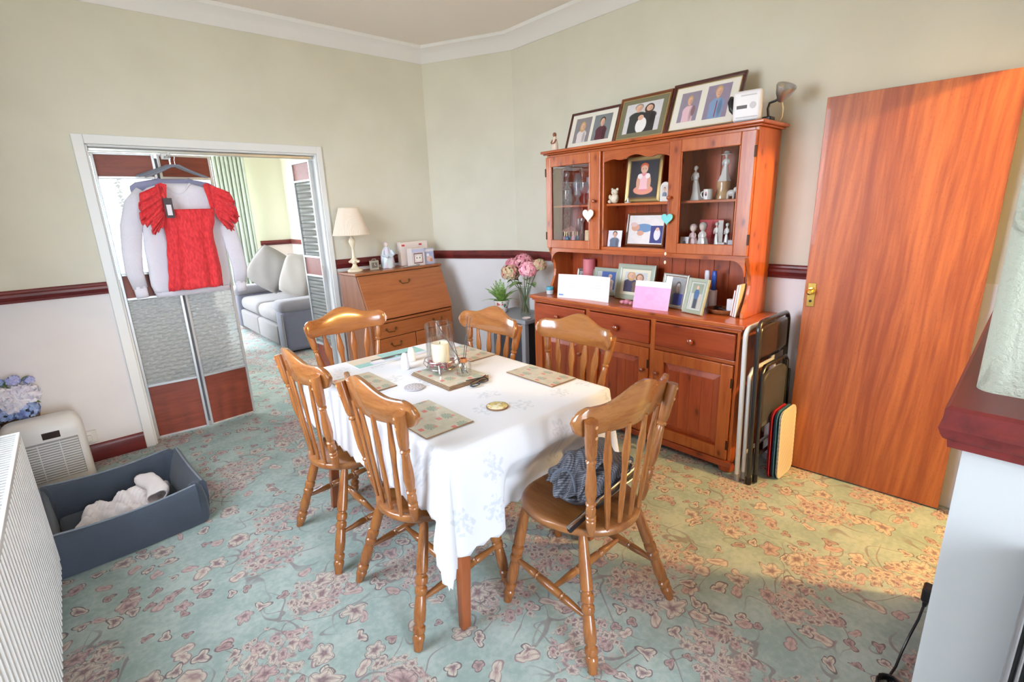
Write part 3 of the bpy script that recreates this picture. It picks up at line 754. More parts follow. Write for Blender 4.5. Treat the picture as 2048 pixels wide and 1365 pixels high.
# salt and pepper, keys
for (x, y, z, h, lab) in ((1.150, 2.115, TT, .085, 'tall white ceramic pepper shaker'), (1.245, 2.215, TT, .075, 'short white ceramic salt shaker beside the leaflet')):
    t = thing('salt_shaker', lab, 'shaker', (x, y, z), group='salt and pepper shakers')
    MB().lathe([(0, .019), (.004, .022), (h*.35, .0215), (h*.7, .017), (h*.9, .0135), (h*.97, .009), (h, .003)], seg=22).build('body', plain('white_glaze', C(240, 240, 242), .15, coat=.5), t)
    MB().lathe([(h*.985, .004), (h*1.005, .002)], seg=10).build('holes', plain('shaker_holes', C(120, 120, 125), .6), t)
t = thing('spectacles', 'folded black and silver spectacles lying against the stacked placemats', 'spectacles', (1.262, 1.688, TT+.004), .2); t.rotation_euler = (1.47, 0, .2)
mb = MB()
for s in (-1, 1):
    mb.tube([(s*.030+.024*math.cos(2*PI*k/20), .0, .020+.018*math.sin(2*PI*k/20)) for k in range(21)], .0024, 6)
mb.tube([(-.008, 0, .024), (0, 0, .028), (.008, 0, .024)], .0022, 6)
mb.build('front_frame', plain('spectacle_black', C(35, 38, 46), .3), t)
for s in (-1, 1):
    MB().tube([(s*.055, 0, .026), (s*.05, .012, .012), (-s*.045, .02+.006*s, .006), (-s*.066, .022+.006*s, .004)], .0024, 6).build('temple', MATS['spectacle_black'], t)
    MB().lathe([(0, .022), (.5, .0225), (1, .022)], a=(s*.030, -.0008, .020), b=(s*.030, .0008, .020), seg=20).build('lens', CLEARG, t)

# ------------------------------------------------------------------ grey bag on the near chair
def m_bag():
    m = Mat('grey_woven_fabric'); p = m.coord(); x, y, z = m.sep(p)
    w = ((x*520+y*260).sin()*(z*520+y*200).sin()).step(-.3, .5); n = m.noise(p, 30, 3)
    col = m.mix(w, C(62, 64, 74), C(120, 123, 132)); col = m.mix(n.step(.35, .7)*.4, col, C(58, 60, 70))
    m.set(col=col, rough=.85); m.bump(w, .4, .003); return m.mat
BAG = m_bag()
t = thing('shoulder_bag', 'crumpled grey woven bag on the near chair seat', 'bag', (1.295, 1.068, .4545), .04); t.scale = (1.12, 1.08, 1.10)
def bagf(u, v):
    a = 2*PI*u; k = math.sin(PI*min(1, max(0, v)))**.45 if 0 < v < 1 else .02
    rx, ry, h = .150, .098, .155
    e = lambda q, p: math.copysign(abs(q)**p, q)
    x = rx*e(math.cos(a), .75)*k; y = ry*e(math.sin(a), .8)*k; z = h*v*(1+.10*math.sin(3*a)+.12*math.cos(a))
    n = .016*math.sin(2*a+7*v)*math.sin(4*v+a)+.012*math.sin(3*a-9*v+1)+.007*math.sin(17*v+2*a+math.sin(5*a))
    f = 1+n/.10*.75*math.sin(PI*v)
    return (x*f, y*f, max(.001, z*.96+n*.8*math.sin(PI*v)))
MB().grid(bagf, 72, 30, True).build('bag_body', BAG, t, ang=180)
mb = MB()
for s, oy in ((.0, -.02), (.6, .03)):
    mb.grid(lambda u, v, s=s, oy=oy: (-.16+.20*v+.012*math.sin(9*u+s), oy-.02+.085*u-.05, .035+.13*math.sin(PI*(.12+.62*v))+.012*math.sin(6*u+5*v+s*4)+.008*math.sin(11*v-4*u)), 24, 18)
mb.build('folded_flap', BAG, t, thick=.006, ang=180)
mb = MB(); mb.tube([(-.150+.012*math.sin(6*k/24), -.07+.10*k/24, .10+.06*math.sin(PI*k/24)) for k in range(25)], .004, 6)
mb.build('zip_edge', fabric('denim_edge', C(96, 106, 124)), t)
CHROME = plain('chrome_tube', C(200, 200, 206), .12, metal=1.0)
BLKP = plain('black_plastic', C(26, 26, 30), .35)
for k, (a, b, r, m_) in enumerate((((-.215, -.100, .014), (.150, -.094, .058), .0095, BLKP), ((-.225, -.104, .030), (.150, -.096, .074), .006, CHROME), ((-.205, -.086, .012), (.15, -.100, .040), .006, CHROME))):
    MB().tube([Vector(a), Vector(a)*.7+Vector(b)*.3, Vector(a)*.3+Vector(b)*.7, Vector(b)], r, 12).build('handle_tube', m_, t)
MB().tube([(.05, -.098, .085), (.075, -.104, .11), (.10, -.102, .115), (.115, -.098, .095), (.10, -.100, .076)], .004, 8).build('metal_clip', CHROME, t)
# ------------------------------------------------------------------ pine dresser
PV = wood('pine_upright', C(206, 112, 54), C(170, 76, 34), 'z', 18, .30, knots=9, coat=.2, vary=.07, tone=.88)
PH = wood('pine_lengthwise', C(206, 110, 54), C(168, 74, 34), 'y', 18, .28, knots=8, coat=.5, vary=.07, tone=.85)
PD = wood('pine_drawer', C(184, 84, 46), C(146, 56, 32), 'y', 16, .30, knots=7, coat=.45, vary=.06, tone=.9)
PDV = wood('pine_door_panel', C(186, 86, 46), C(146, 58, 32), 'z', 16, .32, knots=8, coat=.45, vary=.06, tone=.9)
IRON = plain('dark_bronze_hinge', C(70, 45, 30), .5, metal=.6)
KNOBM = wood('turned_pine_knob', C(190, 95, 52), C(150, 64, 36), 'z', 30, .22, coat=.8)
dr = thing('pine_dresser', 'orange pine dresser with glazed display cabinet above three drawers and cupboards', 'dresser', (2.79, 1.875, 0))
def P(name, mat, par, *a, bevel=.003): return part(name, mat, par, *a, bevel=bevel)
BY0, BY1, BX = 1.095, 2.655, 2.575
P('side_panel', PV, dr, BX+.02, 2.985, BY0, BY0+.022, .055, .834); P('side_panel', PV, dr, BX+.02, 2.985, BY1-.022, BY1, .055, .834)
P('back_panel', PDV, dr, 2.975, 2.985, BY0+.022, BY1-.022, .06, .834, bevel=0)
P('base_board', PD, dr, BX+.02, 2.975, BY0+.022, BY1-.022, .06, .075, bevel=0)
wt = P('worktop', PH, dr, 2.548, 2.988, 1.068, 2.682, .846, .872, bevel=.007)
P('worktop_moulding', PD, wt, 2.562, 2.98, 1.082, 2.668, .832, .8455, bevel=.005)
P('plinth', PD, dr, BX-.012, BX+.014, BY0-.010, BY1+.010, .030, .072, bevel=.006)
for y in (BY0+.03, BY1-.03):
    for x in (BX+.03, 2.94):
        MB().lathe([(0, .034), (.006, .042), (.02, .045), (.034, .040), (.05, .034)], c=(x, y, 0), seg=20).build('foot', PD, dr, world=True)
BAYS = ((1.112, 1.606), (1.640, 2.116), (2.150, 2.640))
for y0, y1 in ((BY0, 1.112), (1.606, 1.640), (2.116, 2.150), (2.640, BY1)): P('stile', PV, dr, BX, BX+.02, y0, y1, .072, .832)
for y0, y1 in BAYS: P('rail', PH, dr, BX, BX+.02, y0, y1, .642, .664); P('rail', PH, dr, BX, BX+.02, y0, y1, .818, .832)
def knob(par, x, y, z, r=.016):
    return MB().lathe([(0, r*.55), (.35, r*.45), (.5, r*.7), (.68, r), (.85, r*.92), (1, r*.35)], a=(x, y, z), b=(x-.036, y, z), seg=18).build('knob', KNOBM, par, world=True)
def raised(mb, x, y0, y1, z0, z1, d, w):
    """panel with a sloped margin of width w rising d towards the room"""
    o = [(x, y0, z0), (x, y1, z0), (x, y1, z1), (x, y0, z1)]; i = [(x-d, y0+w, z0+w), (x-d, y1-w, z0+w), (x-d, y1-w, z1-w), (x-d, y0+w, z1-w)]
    return mb.add(o+i, [(3, 2, 1, 0), (4, 5, 6, 7), (0, 1, 5, 4), (1, 2, 6, 5), (2, 3, 7, 6), (3, 0, 4, 7)])
for (y0, y1) in BAYS:
    d = P('drawer', PD, dr, BX-.014, BX+.012, y0+.003, y1-.003, .668, .814, bevel=.006); knob(d, BX-.014, (y0+y1)/2, .736, .019)
    a, b, z0, z1 = y0+.003, y1-.003, .076, .640; fw = .068
    mb = MB(); X0, X1 = BX-.012, BX+.012
    mb.box(X0, X1, a, a+fw, z0, z1); mb.box(X0, X1, b-fw, b, z0, z1); mb.box(X0, X1, a+fw, b-fw, z0, z0+fw); mb.box(X0, X1, a+fw, b-fw, z1-fw, z1)
    do = mb.build('door', PV, dr, bevel=.004, world=True)
    raised(MB(), BX+.008, a+fw, b-fw, z0+fw, z1-fw, .014, .035).build('raised_panel', PDV, do, smooth=False, world=True)
    n = 4; pw = (b-a-2*fw-.07)/n
    for k in range(n): P('plank', PDV, do, BX-.0085, BX-.003, a+fw+.036+pw*k, a+fw+.036+pw*(k+1)-.0015, z0+fw+.036, z1-fw-.036, bevel=.0015)
    knob(do, BX-.012, b-.03 if y0 < 1.2 else a+.03, .50, .015)
    for z in (.17, .54): P('hinge', IRON, do, BX-.015, BX-.010, a-.004, a+.008, z-.028, z+.028, bevel=.002)
# upper cabinet
HX, HY0, HY1 = 2.700, 1.142, 2.618
def side(y):
    poly = [(2.975, .872), (2.70, .872), (2.70, .90)]
    poly += [(2.70+.055*math.sin(PI*k/12)**1.0, .90+.30*k/12) for k in range(1, 12)]
    poly += [(2.70, 1.205), (2.70, 1.858), (2.975, 1.858)]
    MB().prism(poly, (0, y, 0), (1, 0, 0), (0, 0, 1), (0, .022, 0)).build('side_panel', PV, dr, bevel=.003, world=True)
side(HY0); side(HY1-.022)
n = 15; pw = (HY1-HY0-.044)/n
for k in range(n): P('plank', PDV, dr, 2.9465, 2.956, HY0+.022+pw*k, HY0+.022+pw*(k+1)-.002, .873, 1.856, bevel=.002)
P('cabinet_floor', PH, dr, HX+.004, 2.946, HY0+.022, HY1-.022, 1.214, 1.234); P('cabinet_top', PH, dr, HX+.004, 2.946, HY0+.022, HY1-.022, 1.838, 1.858)
cr = P('crown_board', PH, dr, HX-.036, 2.988, HY0-.034, HY1+.034, 1.868, 1.886, bevel=.006)
P('crown_moulding', PH, cr, HX-.022, 2.98, HY0-.018, HY1+.018, 1.8585, 1.8675, bevel=.004)
for y in (1.632, 2.122): P('partition', PV, dr, HX+.004, 2.946, y-.009, y+.009, 1.2345, 1.8375)
for y0, y1 in ((HY0+.022, 1.6225), (1.6415, 2.1125), (2.1315, HY1-.022)): P('shelf', PH, dr, HX+.035, 2.945, y0, y1, 1.497, 1.512)
# open middle: shaped apron, lower arch
ap = [(1.6415, 1.8375)]; ap += [(1.6415, 1.765)]
for k in range(0, 25):
    u = k/24; s = abs(u-.5)*2
    z = 1.772+.024*(.5+.5*math.cos(PI*s*2)) if s < .5 else 1.772+.010*(.5-.5*math.cos(PI*(s-.5)*4))
    ap.append((1.66+.434*u, z))
ap += [(2.1125, 1.765), (2.1125, 1.8375)]
MB().prism(ap, (HX, 0, 0), (0, 1, 0), (0, 0, 1), (.018, 0, 0)).build('shaped_apron', PH, dr, bevel=.003, world=True)
lo = [(HY0+.022, 1.2135)]
for k in range(0, 9): a = PI/2*k/8; lo.append((HY0+.022+.075*(1-math.cos(a)), 1.10+.085*math.sin(a)))
for k in range(0, 9): a = PI/2*(1-k/8); lo.append((HY1-.022-.075*(1-math.cos(a)), 1.10+.085*math.sin(a)))
lo += [(HY1-.022, 1.2135)]
MB().prism(lo, (HX+.010, 0, 0), (0, 1, 0), (0, 0, 1), (.016, 0, 0)).build('arched_bracket_rail', PH, dr, smooth=False, world=True)
CABG = glassmat('cabinet_glass', (1, 1, 1, 1), .12, .01)
for (y0, y1, gy0, gy1, hy) in ((1.146, 1.630, 1.222, 1.556, 1.146), (2.126, 2.614, 2.214, 2.570, 2.614)):
    z0, z1, gz0, gz1 = 1.214, 1.842, 1.272, 1.776; X0, X1 = HX-.020, HX
    mb = MB(); mb.box(X0, X1, y0, gy0, z0, z1); mb.box(X0, X1, gy1, y1, z0, z1); mb.box(X0, X1, gy0, gy1, z0, gz0); mb.box(X0, X1, gy0, gy1, gz1, z1)
    do = mb.build('glazed_door', PV, dr, bevel=.004, world=True)
    part('pane', CABG, do, HX-.010, HX-.007, gy0, gy1, gz0, gz1)
    for b in ((gy0, gy0+.008), (gy1-.008, gy1)): P('bead', PV, do, X0+.002, HX-.0105, b[0], b[1], gz0, gz1, bevel=.003)
    ky = 1.606 if y0 < 1.5 else 2.158
    knob(do, X0, ky, 1.532, .013)
    for z in (1.30, 1.74): P('hinge', IRON, do, X0-.003, X0+.004, hy-.006, hy+.006, z-.028, z+.028, bevel=.002)
# things hung from the two knobs
def heart(name, x, y, zt, w, mat, lab, string, tassel=False):
    t = thing(name, lab, 'ornament', (x, y, zt))
    pts = []
    for k in range(36):
        a = 2*PI*k/36; hx = 16*math.sin(a)**3; hy = 13*math.cos(a)-5*math.cos(2*a)-2*math.cos(3*a)-math.cos(4*a)
        pts.append((hx/32*w, hy/32*w-.5*w))
    MB().prism(pts, (0, 0, -.045), (0, 1, 0), (0, 0, 1), (-.008, 0, 0)).build('heart', mat, t, bevel=.003, seg=2, smooth=False)
    mb = MB(); mb.tube([(-.004, 0, -.045-w*.33), (-.003, -.004, -.02), (.006, -.005, .012), (.012, .0, .020), (.006, .005, .012), (-.003, .004, -.02), (-.004, 0, -.045-w*.33)], .0016, 6)
    mb.build('hanging_string', string, t)
    if tassel:
        MB().tube([(-.004, 0, -.045-w*1.0), (-.004, .002, -.25), (-.004, .0, -.335)], .0013, 6).build('cord', string, t)
        for z in (-.285, -.335): MB().ball((-.004, 0, z), .007, None, .011, 10, 6).build('bead', plain('cream_bead', C(232, 222, 205), .5), t)
    return t
STR1 = plain('jute_string', C(190, 160, 130), .9); STR2 = plain('purple_cord', C(110, 80, 100), .8)
heart('heart_ornament', 2.661, 2.203, 1.548-.012, .092, plain('white_heart_paint', C(236, 228, 218), .5), 'white wooden heart hung on the left cabinet door knob', STR1)
heart('heart_ornament', 2.661, 1.612, 1.548-.052, .072, plain('turquoise_heart_paint', C(120, 206, 210), .4), 'turquoise heart with beaded cord hung on the right cabinet door knob', STR2, True)
for o in [o for o in bpy.data.objects if o.name.startswith('heart_ornament') and o.parent is None]: o['group'] = 'hearts hung on the dresser'

# ------------------------------------------------------------------ framed photographs
SKIN, SKIN2 = C(222, 176, 152), C(214, 160, 136); HAIRB, HAIRD, HAIRG = C(196, 160, 110), C(70, 52, 44), C(150, 140, 132)
def person(cx, top, w, skin, hair, cloth, longhair=False):
    """flat portrait: shoulders, neck, hair, head, in picture coordinates"""
    h = w*1.25
    y = top-h*1.9
    dk = tuple(v*.6 for v in cloth[:3])+(1,); sh = tuple(v*.78 for v in skin[:3])+(1,)
    L = [('e', cx, y-h*.35, w*1.75, h*.85, cloth, .2), ('r', cx, max(.01, (y-h*.3)/2), w*1.62, max(.01, (y-h*.3)/2), cloth), ('e', cx+w*.9, y-h*.9, w*.5, h*1.1, dk, .9), ('r', cx, top-h*1.20, w*.30, h*.30, sh)]
    if longhair: L.append(('e', cx, top-h*.78, w*1.02, h*1.0, hair))
    L += [('e', cx, top-h*.48, w*.84, h*.66, hair), ('e', cx, top-h*.70, w*.66, h*.62, skin), ('e', cx+w*.38, top-h*.78, w*.30, h*.45, sh, .9), ('e', cx-w*.22, top-h*.66, w*.09, w*.06, tuple(v*.45 for v in skin[:3])+(1,), .6), ('e', cx+w*.22, top-h*.66, w*.09, w*.06, tuple(v*.45 for v in skin[:3])+(1,), .6), ('e', cx, top-h*.98, w*.18, w*.055, C(186, 110, 102), .6)]
    return L
def photo_frame(lab, p0, p1, h, lean, fmat, fw, prints, mount=None, inner=None, depth=.016, name='picture_frame', group=None, stand=True, glass=True):
    """p0, p1: lower corners (left, right as seen); leans back by `lean` rad; prints: (u0, u1, v0, v1, material) in frame coordinates 0..1"""
    p0, p1 = Vector(p0), Vector(p1); W = (p1-p0).length; eu = (p1-p0).normalized(); nrm = Vector((0, 0, 1)).cross(eu)      # horizontal, away from the viewer or towards
    if nrm.dot(p0-Vector((0, 0, p0.z))) < 0: nrm = -nrm
    ev = (Vector((0, 0, 1))*math.cos(lean)+nrm*math.sin(lean)); ew = eu.cross(ev)
    if ew.dot(nrm) < 0: ew = -ew                     # ew points to the back of the frame
    p0 = p0+Vector((0, 0, depth*math.sin(lean)+.0006)); p1 = p1+Vector((0, 0, depth*math.sin(lean)+.0006)); c = (p0+p1)/2
    t = thing(name, lab, 'picture frame', tuple(c), group=group)
    o = p0-c
    q = lambda u, v, d=0: o+eu*u+ev*v+ew*d
    mb = MB()
    prof = [(0, depth), (0, .003), (fw*.25, 0), (fw*.7, .002), (fw, .006), (fw, depth)]
    def ring(a): return [q(a[0], a[0], a[1]), q(W-a[0], a[0], a[1]), q(W-a[0], h-a[0], a[1]), q(a[0], h-a[0], a[1])]
    pr = [ring(a) for a in prof]
    v = [p for r in pr for p in r]; f = []
    n = len(pr)
    for i in range(n):
        for j in range(4):
            k = (j+1) % 4; f.append((i*4+j, i*4+k, ((i+1) % n)*4+k, ((i+1) % n)*4+j))
    mb.add(v, f).build('frame_moulding', fmat, t, smooth=False)
    MB().add([q(fw*.4, fw*.4, depth*.75), q(W-fw*.4, fw*.4, depth*.75), q(W-fw*.4, h-fw*.4, depth*.75), q(fw*.4, h-fw*.4, depth*.75), q(fw*.4, fw*.4, depth), q(W-fw*.4, fw*.4, depth), q(W-fw*.4, h-fw*.4, depth), q(fw*.4, h-fw*.4, depth)], [(0, 1, 2, 3), (7, 6, 5, 4), (0, 4, 5, 1), (1, 5, 6, 2), (2, 6, 7, 3), (3, 7, 4, 0)]).build('backing_board', plain('backing_card', C(120, 100, 80), .9), t, smooth=False)
    if inner:                                          # gilt slip round the opening
        iw, im = inner; sl = MB()
        for (a, b, c_, d) in ((fw, W-fw, fw, fw+iw), (fw, W-fw, h-fw-iw, h-fw), (fw, fw+iw, fw+iw, h-fw-iw), (W-fw-iw, W-fw, fw+iw, h-fw-iw)):
            sl.add([q(a, c_, .0085), q(b, c_, .0085), q(b, d, .0085), q(a, d, .0085)], [(0, 1, 2, 3)])
        sl.build('slip', im, t, smooth=False)
    if mount: quad_uv('mount_board', mount, t, [q(fw, fw, .0095), q(W-fw, fw, .0095), q(W-fw, h-fw, .0095), q(fw, h-fw, .0095)], world=False)
    for (u0, u1, v0, v1, m_) in prints:
        quad_uv('photograph', m_, t, [q(W*u0, h*v0, .0088), q(W*u1, h*v0, .0088), q(W*u1, h*v1, .0088), q(W*u0, h*v1, .0088)], world=False)
    if stand and lean < .5:                            # easel leg at the back
        foot = p0-c+eu*W*.5+nrm*(h*.55*math.sin(lean)+.30*h*math.cos(lean)*.5+depth)
        foot.z = .0012-depth*math.sin(lean)
        MB().tube([q(W*.5, h*.55, depth), foot+Vector((0, 0, .003))], .003, 6).build('easel_leg', MATS['backing_card'], t)
    return t
DKF = wood('dark_frame_wood', C(104, 46, 36), C(64, 28, 26), 'y', 20, .25, coat=.5); BRF = wood('brown_frame_wood', C(150, 84, 44), C(104, 54, 28), 'y', 20, .3, coat=.4)
GILT = plain('gilt', C(206, 184, 132), .28, metal=.85); CREAMB = plain('cream_mount', C(230, 226, 214), .8); OLIVE = plain('olive_mount', C(122, 118, 92), .8); WHITEB = plain('white_mount', C(238, 238, 238), .8)
PG = 'framed photographs on the dresser'
ph_a = print_mat('portrait_girl_grey', C(140, 134, 138), person(.5, .80, .17, SKIN, HAIRB, C(222, 212, 214), True)); ph_b = print_mat('portrait_boy_jumper', C(126, 132, 136), person(.5, .86, .18, SKIN, HAIRD, C(92, 50, 62)))
photo_frame('dark framed pair of school photographs at the left end of the dresser top', (2.800, 2.545, 1.8865), (2.800, 2.122, 1.8865), .262, .34, DKF, .016, [(.13, .46, .17, .83, ph_a), (.52, .87, .17, .83, ph_b)], mount=CREAMB, group=PG)
ph_c = print_mat('portrait_couple_baby', C(214, 212, 216), person(.36, .95, .14, SKIN, HAIRG, C(58, 62, 60))+person(.66, .90, .13, SKIN, HAIRD, C(52, 50, 54), True)+[('e', .50, .24, .15, .26, C(238, 236, 234)), ('e', .46, .50, .08, .09, SKIN)])
photo_frame('olive and gilt framed family portrait in the middle of the dresser top', (2.785, 2.112, 1.8865), (2.785, 1.742, 1.8865), .285, .34, BRF, .014, [(.15, .85, .17, .83, ph_c)], mount=OLIVE, inner=(.008, GILT), group=PG)
ph_d = print_mat('portrait_toddler_pink', C(150, 140, 158), person(.5, .84, .17, SKIN, HAIRB, C(226, 190, 200))+[('e', .75, .35, .10, .18, C(140, 110, 118))]); ph_e = print_mat('portrait_boy_blue', C(150, 138, 160), person(.5, .92, .18, SKIN, HAIRB, C(130, 158, 196))+[('r', .5, .28, .02, .24, C(150, 60, 60))])
photo_frame('large dark framed pair of toddler photographs at the right of the dresser top', (2.780, 1.738, 1.8865), (2.780, 1.312, 1.8865), .300, .36, DKF, .020, [(.15, .43, .22, .80, ph_d), (.52, .84, .20, .84, ph_e)], mount=CREAMB, inner=(.006, GILT), group=PG)
ph_f = print_mat('portrait_seated_toddler', C(58, 56, 62), [('e', .5, .20, .36, .13, C(226, 150, 128)), ('e', .5, .42, .25, .26, C(226, 140, 150)), ('r', .5, .40, .16, .18, C(238, 190, 196)), ('e', .30, .40, .07, .2, SKIN2), ('e', .70, .40, .07, .2, SKIN2), ('e', .36, .58, .09, .07, C(238, 226, 226)), ('e', .64, .58, .09, .07, C(238, 226, 226)), ('e', .5, .84, .15, .10, C(204, 96, 62)), ('e', .5, .77, .13, .11, SKIN), ('e', .45, .78, .015, .012, HAIRD), ('e', .55, .78, .015, .012, HAIRD)])
photo_frame('gold framed photograph of a seated toddler on the middle shelf', (2.800, 2.022, 1.5125), (2.800, 1.762, 1.5125), .285, .12, GILT, .026, [(.12, .88, .11, .89, ph_f)], group=PG)
ph_g = print_mat('portrait_lying_baby', C(232, 226, 224), [('e', .44, .56, .26, .15, C(112, 146, 186)), ('e', .20, .58, .12, .13, SKIN2), ('e', .15, .68, .10, .08, C(222, 190, 186)), ('e', .36, .38, .10, .09, SKIN2), ('r', .82, .34, .17, .30, C(62, 66, 128)), ('e', .84, .34, .09, .20, C(226, 224, 230)), ('e', .84, .52, .05, .06, SKIN)])
photo_frame('wood framed photograph of a lying baby in the lower middle niche', (2.800, 2.010, 1.2345), (2.800, 1.722, 1.2345), .212, .16, BRF, .014, [(.05, .95, .07, .93, ph_g)], group=PG)
ph_h = print_mat('portrait_small_boy', C(226, 224, 236), person(.5, .92, .20, SKIN, HAIRD, C(110, 120, 140)))
def card(lab, p0, p1, h, lean, mat, name='photo_card', cat='card', group=None):
    p0, p1 = Vector(p0), Vector(p1); c = (p0+p1)/2; t = thing(name, lab, cat, tuple(c), group=group)
    eu = (p1-p0).normalized(); nrm = Vector((0, 0, 1)).cross(eu)
    if nrm.x < 0: nrm = -nrm
    ev = Vector((0, 0, 1))*math.cos(lean)+nrm*math.sin(lean); W = (p1-p0).length; o = p0-c
    q = lambda u, v, d: o+eu*u+ev*v+nrm*d
    MB().add([q(0, 0, .0), q(W, 0, 0), q(W, h, 0), q(0, h, 0), q(0, 0, .002), q(W, 0, .002), q(W, h, .002), q(0, h, .002)], [(0, 1, 2, 3), (7, 6, 5, 4), (0, 4, 5, 1), (1, 5, 6, 2), (2, 6, 7, 3), (3, 7, 4, 0)]).build('sheet', plain('white_card', C(238, 236, 240), .6), t, smooth=False)
    quad_uv('print', mat, t, [q(0, 0, -.0006), q(W, 0, -.0006), q(W, h, -.0006), q(0, h, -.0006)], world=False); return t
card('small unframed photograph of a boy propped in the middle niche', (2.745, 2.108, 1.2345), (2.745, 1.998, 1.2345), .105, .14, ph_h)
# worktop row
SAGE = plain('sage_frame_enamel', C(168, 176, 158), .3); SILV = plain('silver_frame', C(205, 205, 198), .25, metal=.8)
ph_i = print_mat('portrait_two_women', C(206, 208, 210), person(.30, .98, .19, SKIN, HAIRB, C(74, 70, 96), True)+person(.68, .90, .18, SKIN, C(150, 104, 72), C(120, 96, 84), True))
photo_frame('sage framed photograph of two smiling women on the worktop', (2.800, 2.085, .8725), (2.800, 1.790, .8725), .240, .20, SAGE, .034, [(.20, .80, .22, .78, ph_i)], mount=plain('ivory_mount', C(228, 222, 200), .8), group=PG)
ph_j = print_mat('portrait_blue_ground', C(62, 92, 164), person(.55, .82, .14, SKIN, C(196, 190, 180), C(230, 200, 190)))
photo_frame('sage framed photograph with a blue ground behind the white card', (2.850, 2.330, .8725), (2.850, 2.110, .8725), .195, .20, SAGE, .026, [(.32, .94, .22, .88, ph_j)], mount=plain('pale_mount', C(196, 200, 196), .8), group=PG)
ph_k = print_mat('portrait_grey_photo', C(176, 180, 182), [('e', .5, .5, .3, .2, C(140, 140, 150)), ('e', .5, .8, .35, .08, C(120, 110, 120))])
photo_frame('silver framed photograph almost hidden behind the white card', (2.870, 2.505, .8725), (2.870, 2.345, .8725), .175, .18, SILV, .016, [(.12, .88, .12, .88, ph_k)], group=PG)
ph_l = print_mat('portrait_monochrome', C(150, 150, 152), person(.5, .82, .2, C(200, 196, 194), C(80, 80, 84), C(110, 110, 116))+[('r', .6, .22, .3, .2, C(70, 80, 150))])
photo_frame('bright silver framed photograph partly hidden by the pink card', (2.745, 1.705, .8725), (2.705, 1.512, .8725), .210, .22, SILV, .020, [(.36, .93, .10, .90, ph_l)], mount=plain('silver_mirror_mount', C(206, 212, 204), .25, metal=.6), group=PG)
ph_m = print_mat('portrait_standing_man', C(150, 158, 138), [('r', .5, .25, .16, .24, C(58, 64, 84)), ('e', .5, .58, .24, .20, C(70, 104, 148)), ('e', .5, .84, .10, .08, SKIN), ('r', .15, .3, .12, .3, C(200, 200, 190)), ('r', .86, .3, .12, .3, C(196, 186, 176))])
photo_frame('sage framed photograph of a standing figure in blue at the front of the worktop', (2.660, 1.492, .8725), (2.628, 1.352, .8725), .205, .26, SAGE, .022, [(.24, .78, .15, .86, ph_m)], mount=plain('pale_mount', C(196, 200, 196), .8), group=PG)
cardm = print_mat('open_card_writing', C(240, 236, 244), [('r', .40, .60, .10, .012, C(200, 198, 206)), ('r', .40, .52, .12, .012, C(204, 200, 210)), ('r', .40, .44, .08, .012, C(204, 200, 210)), ('r', .82, .58, .05, .012, C(214, 210, 218)), ('r', .82, .48, .08, .012, C(214, 210, 218)), ('r', .10, .14, .05, .03, C(96, 150, 216))])
def open_card(lab, pts, h, lean, mats, name='greeting_card'):
    t = thing(name, lab, 'card', (pts[1][0], pts[1][1], pts[1][2]))
    o = Vector(pts[1]); nrm = Vector((1, 0, 0))
    for i, (a, b) in enumerate(((pts[0], pts[1]), (pts[1], pts[2]))):
        a, b = Vector(a)-o, Vector(b)-o; up = Vector((0, 0, math.cos(lean)))*h+nrm*math.sin(lean)*h
        d = Vector((.0018, 0, 0))
        MB().add([a, b, b+up, a+up, a+d, b+d, b+up+d, a+up+d], [(0, 1, 2, 3), (7, 6, 5, 4), (0, 4, 5, 1), (1, 5, 6, 2), (2, 6, 7, 3), (3, 7, 4, 0)]).build('leaf', plain('white_card', C(238, 236, 240), .6), t, smooth=False)
        e = Vector((-.0006, 0, 0)); quad_uv('inner_page', mats[i], t, [a+e, b+e, b+up+e, a+up+e], world=False)
    return t
pg1 = print_mat('card_left_page', C(240, 235, 243), [('r', .55, .62, .25, .012, C(208, 204, 212)), ('r', .58, .54, .30, .012, C(208, 204, 212)), ('r', .55, .46, .20, .012, C(208, 204, 212)), ('r', .14, .13, .09, .03, C(90, 146, 214))])
pg2 = print_mat('card_right_page', C(240, 236, 244), [('r', .5, .62, .16, .012, C(216, 212, 220)), ('r', .5, .52, .22, .012, C(216, 212, 220))])
open_card('white open greeting card with handwriting on the worktop', [(2.590, 2.430, .8725), (2.640, 2.225, .8725), (2.640, 2.012, .8725)], .168, .10, (pg1, pg2))
pk = print_mat('pink_card_front', C(222, 166, 212), [('r', .5, .90, .52, .10, C(240, 236, 242)), ('e', .45, .42, .12, .12, C(216, 158, 206))])
pt = card('pink and white greeting card propped in front of the two women photograph', (2.610, 1.800, .8725), (2.628, 1.562, .8725), .172, .22, pk, name='greeting_card')
# small things on the worktop
def lathe_thing(name, lab, cat, loc, parts, group=None):
    t = thing(name, lab, cat, loc, group=group)
    for pn, prof, mat in parts: MB().lathe(prof, seg=22).build(pn, mat, t)
    return t
lathe_thing('pillar_candle', 'pink pillar candle at the back of the worktop', 'candle', (2.905, 2.395, .8725), [('wax', [(0, .044), (.004, .047), (.245, .047), (.25, .044), (.245, .035), (.244, .002)], plain('pink_wax', C(222, 124, 134), .5, sss=.1)), ('wick', [(.244, .002), (.256, .0015)], plain('wick_black', C(40, 35, 30), .8))])
lathe_thing('cream_jar', 'small white jar with a blue lid at the worktop end', 'jar', (2.655, 2.565, .8725), [('pot', [(0, .022), (.003, .026), (.03, .026), (.033, .023)], plain('frosted_pot', C(200, 206, 214), .4)), ('lid', [(.0335, .027), (.036, .028), (.054, .028), (.057, .026)], plain('blue_lid', C(80, 172, 196), .35))])
t = thing('glass_ornament', 'little pink glass ornament below the two women photograph', 'ornament', (2.665, 1.880, .8725))
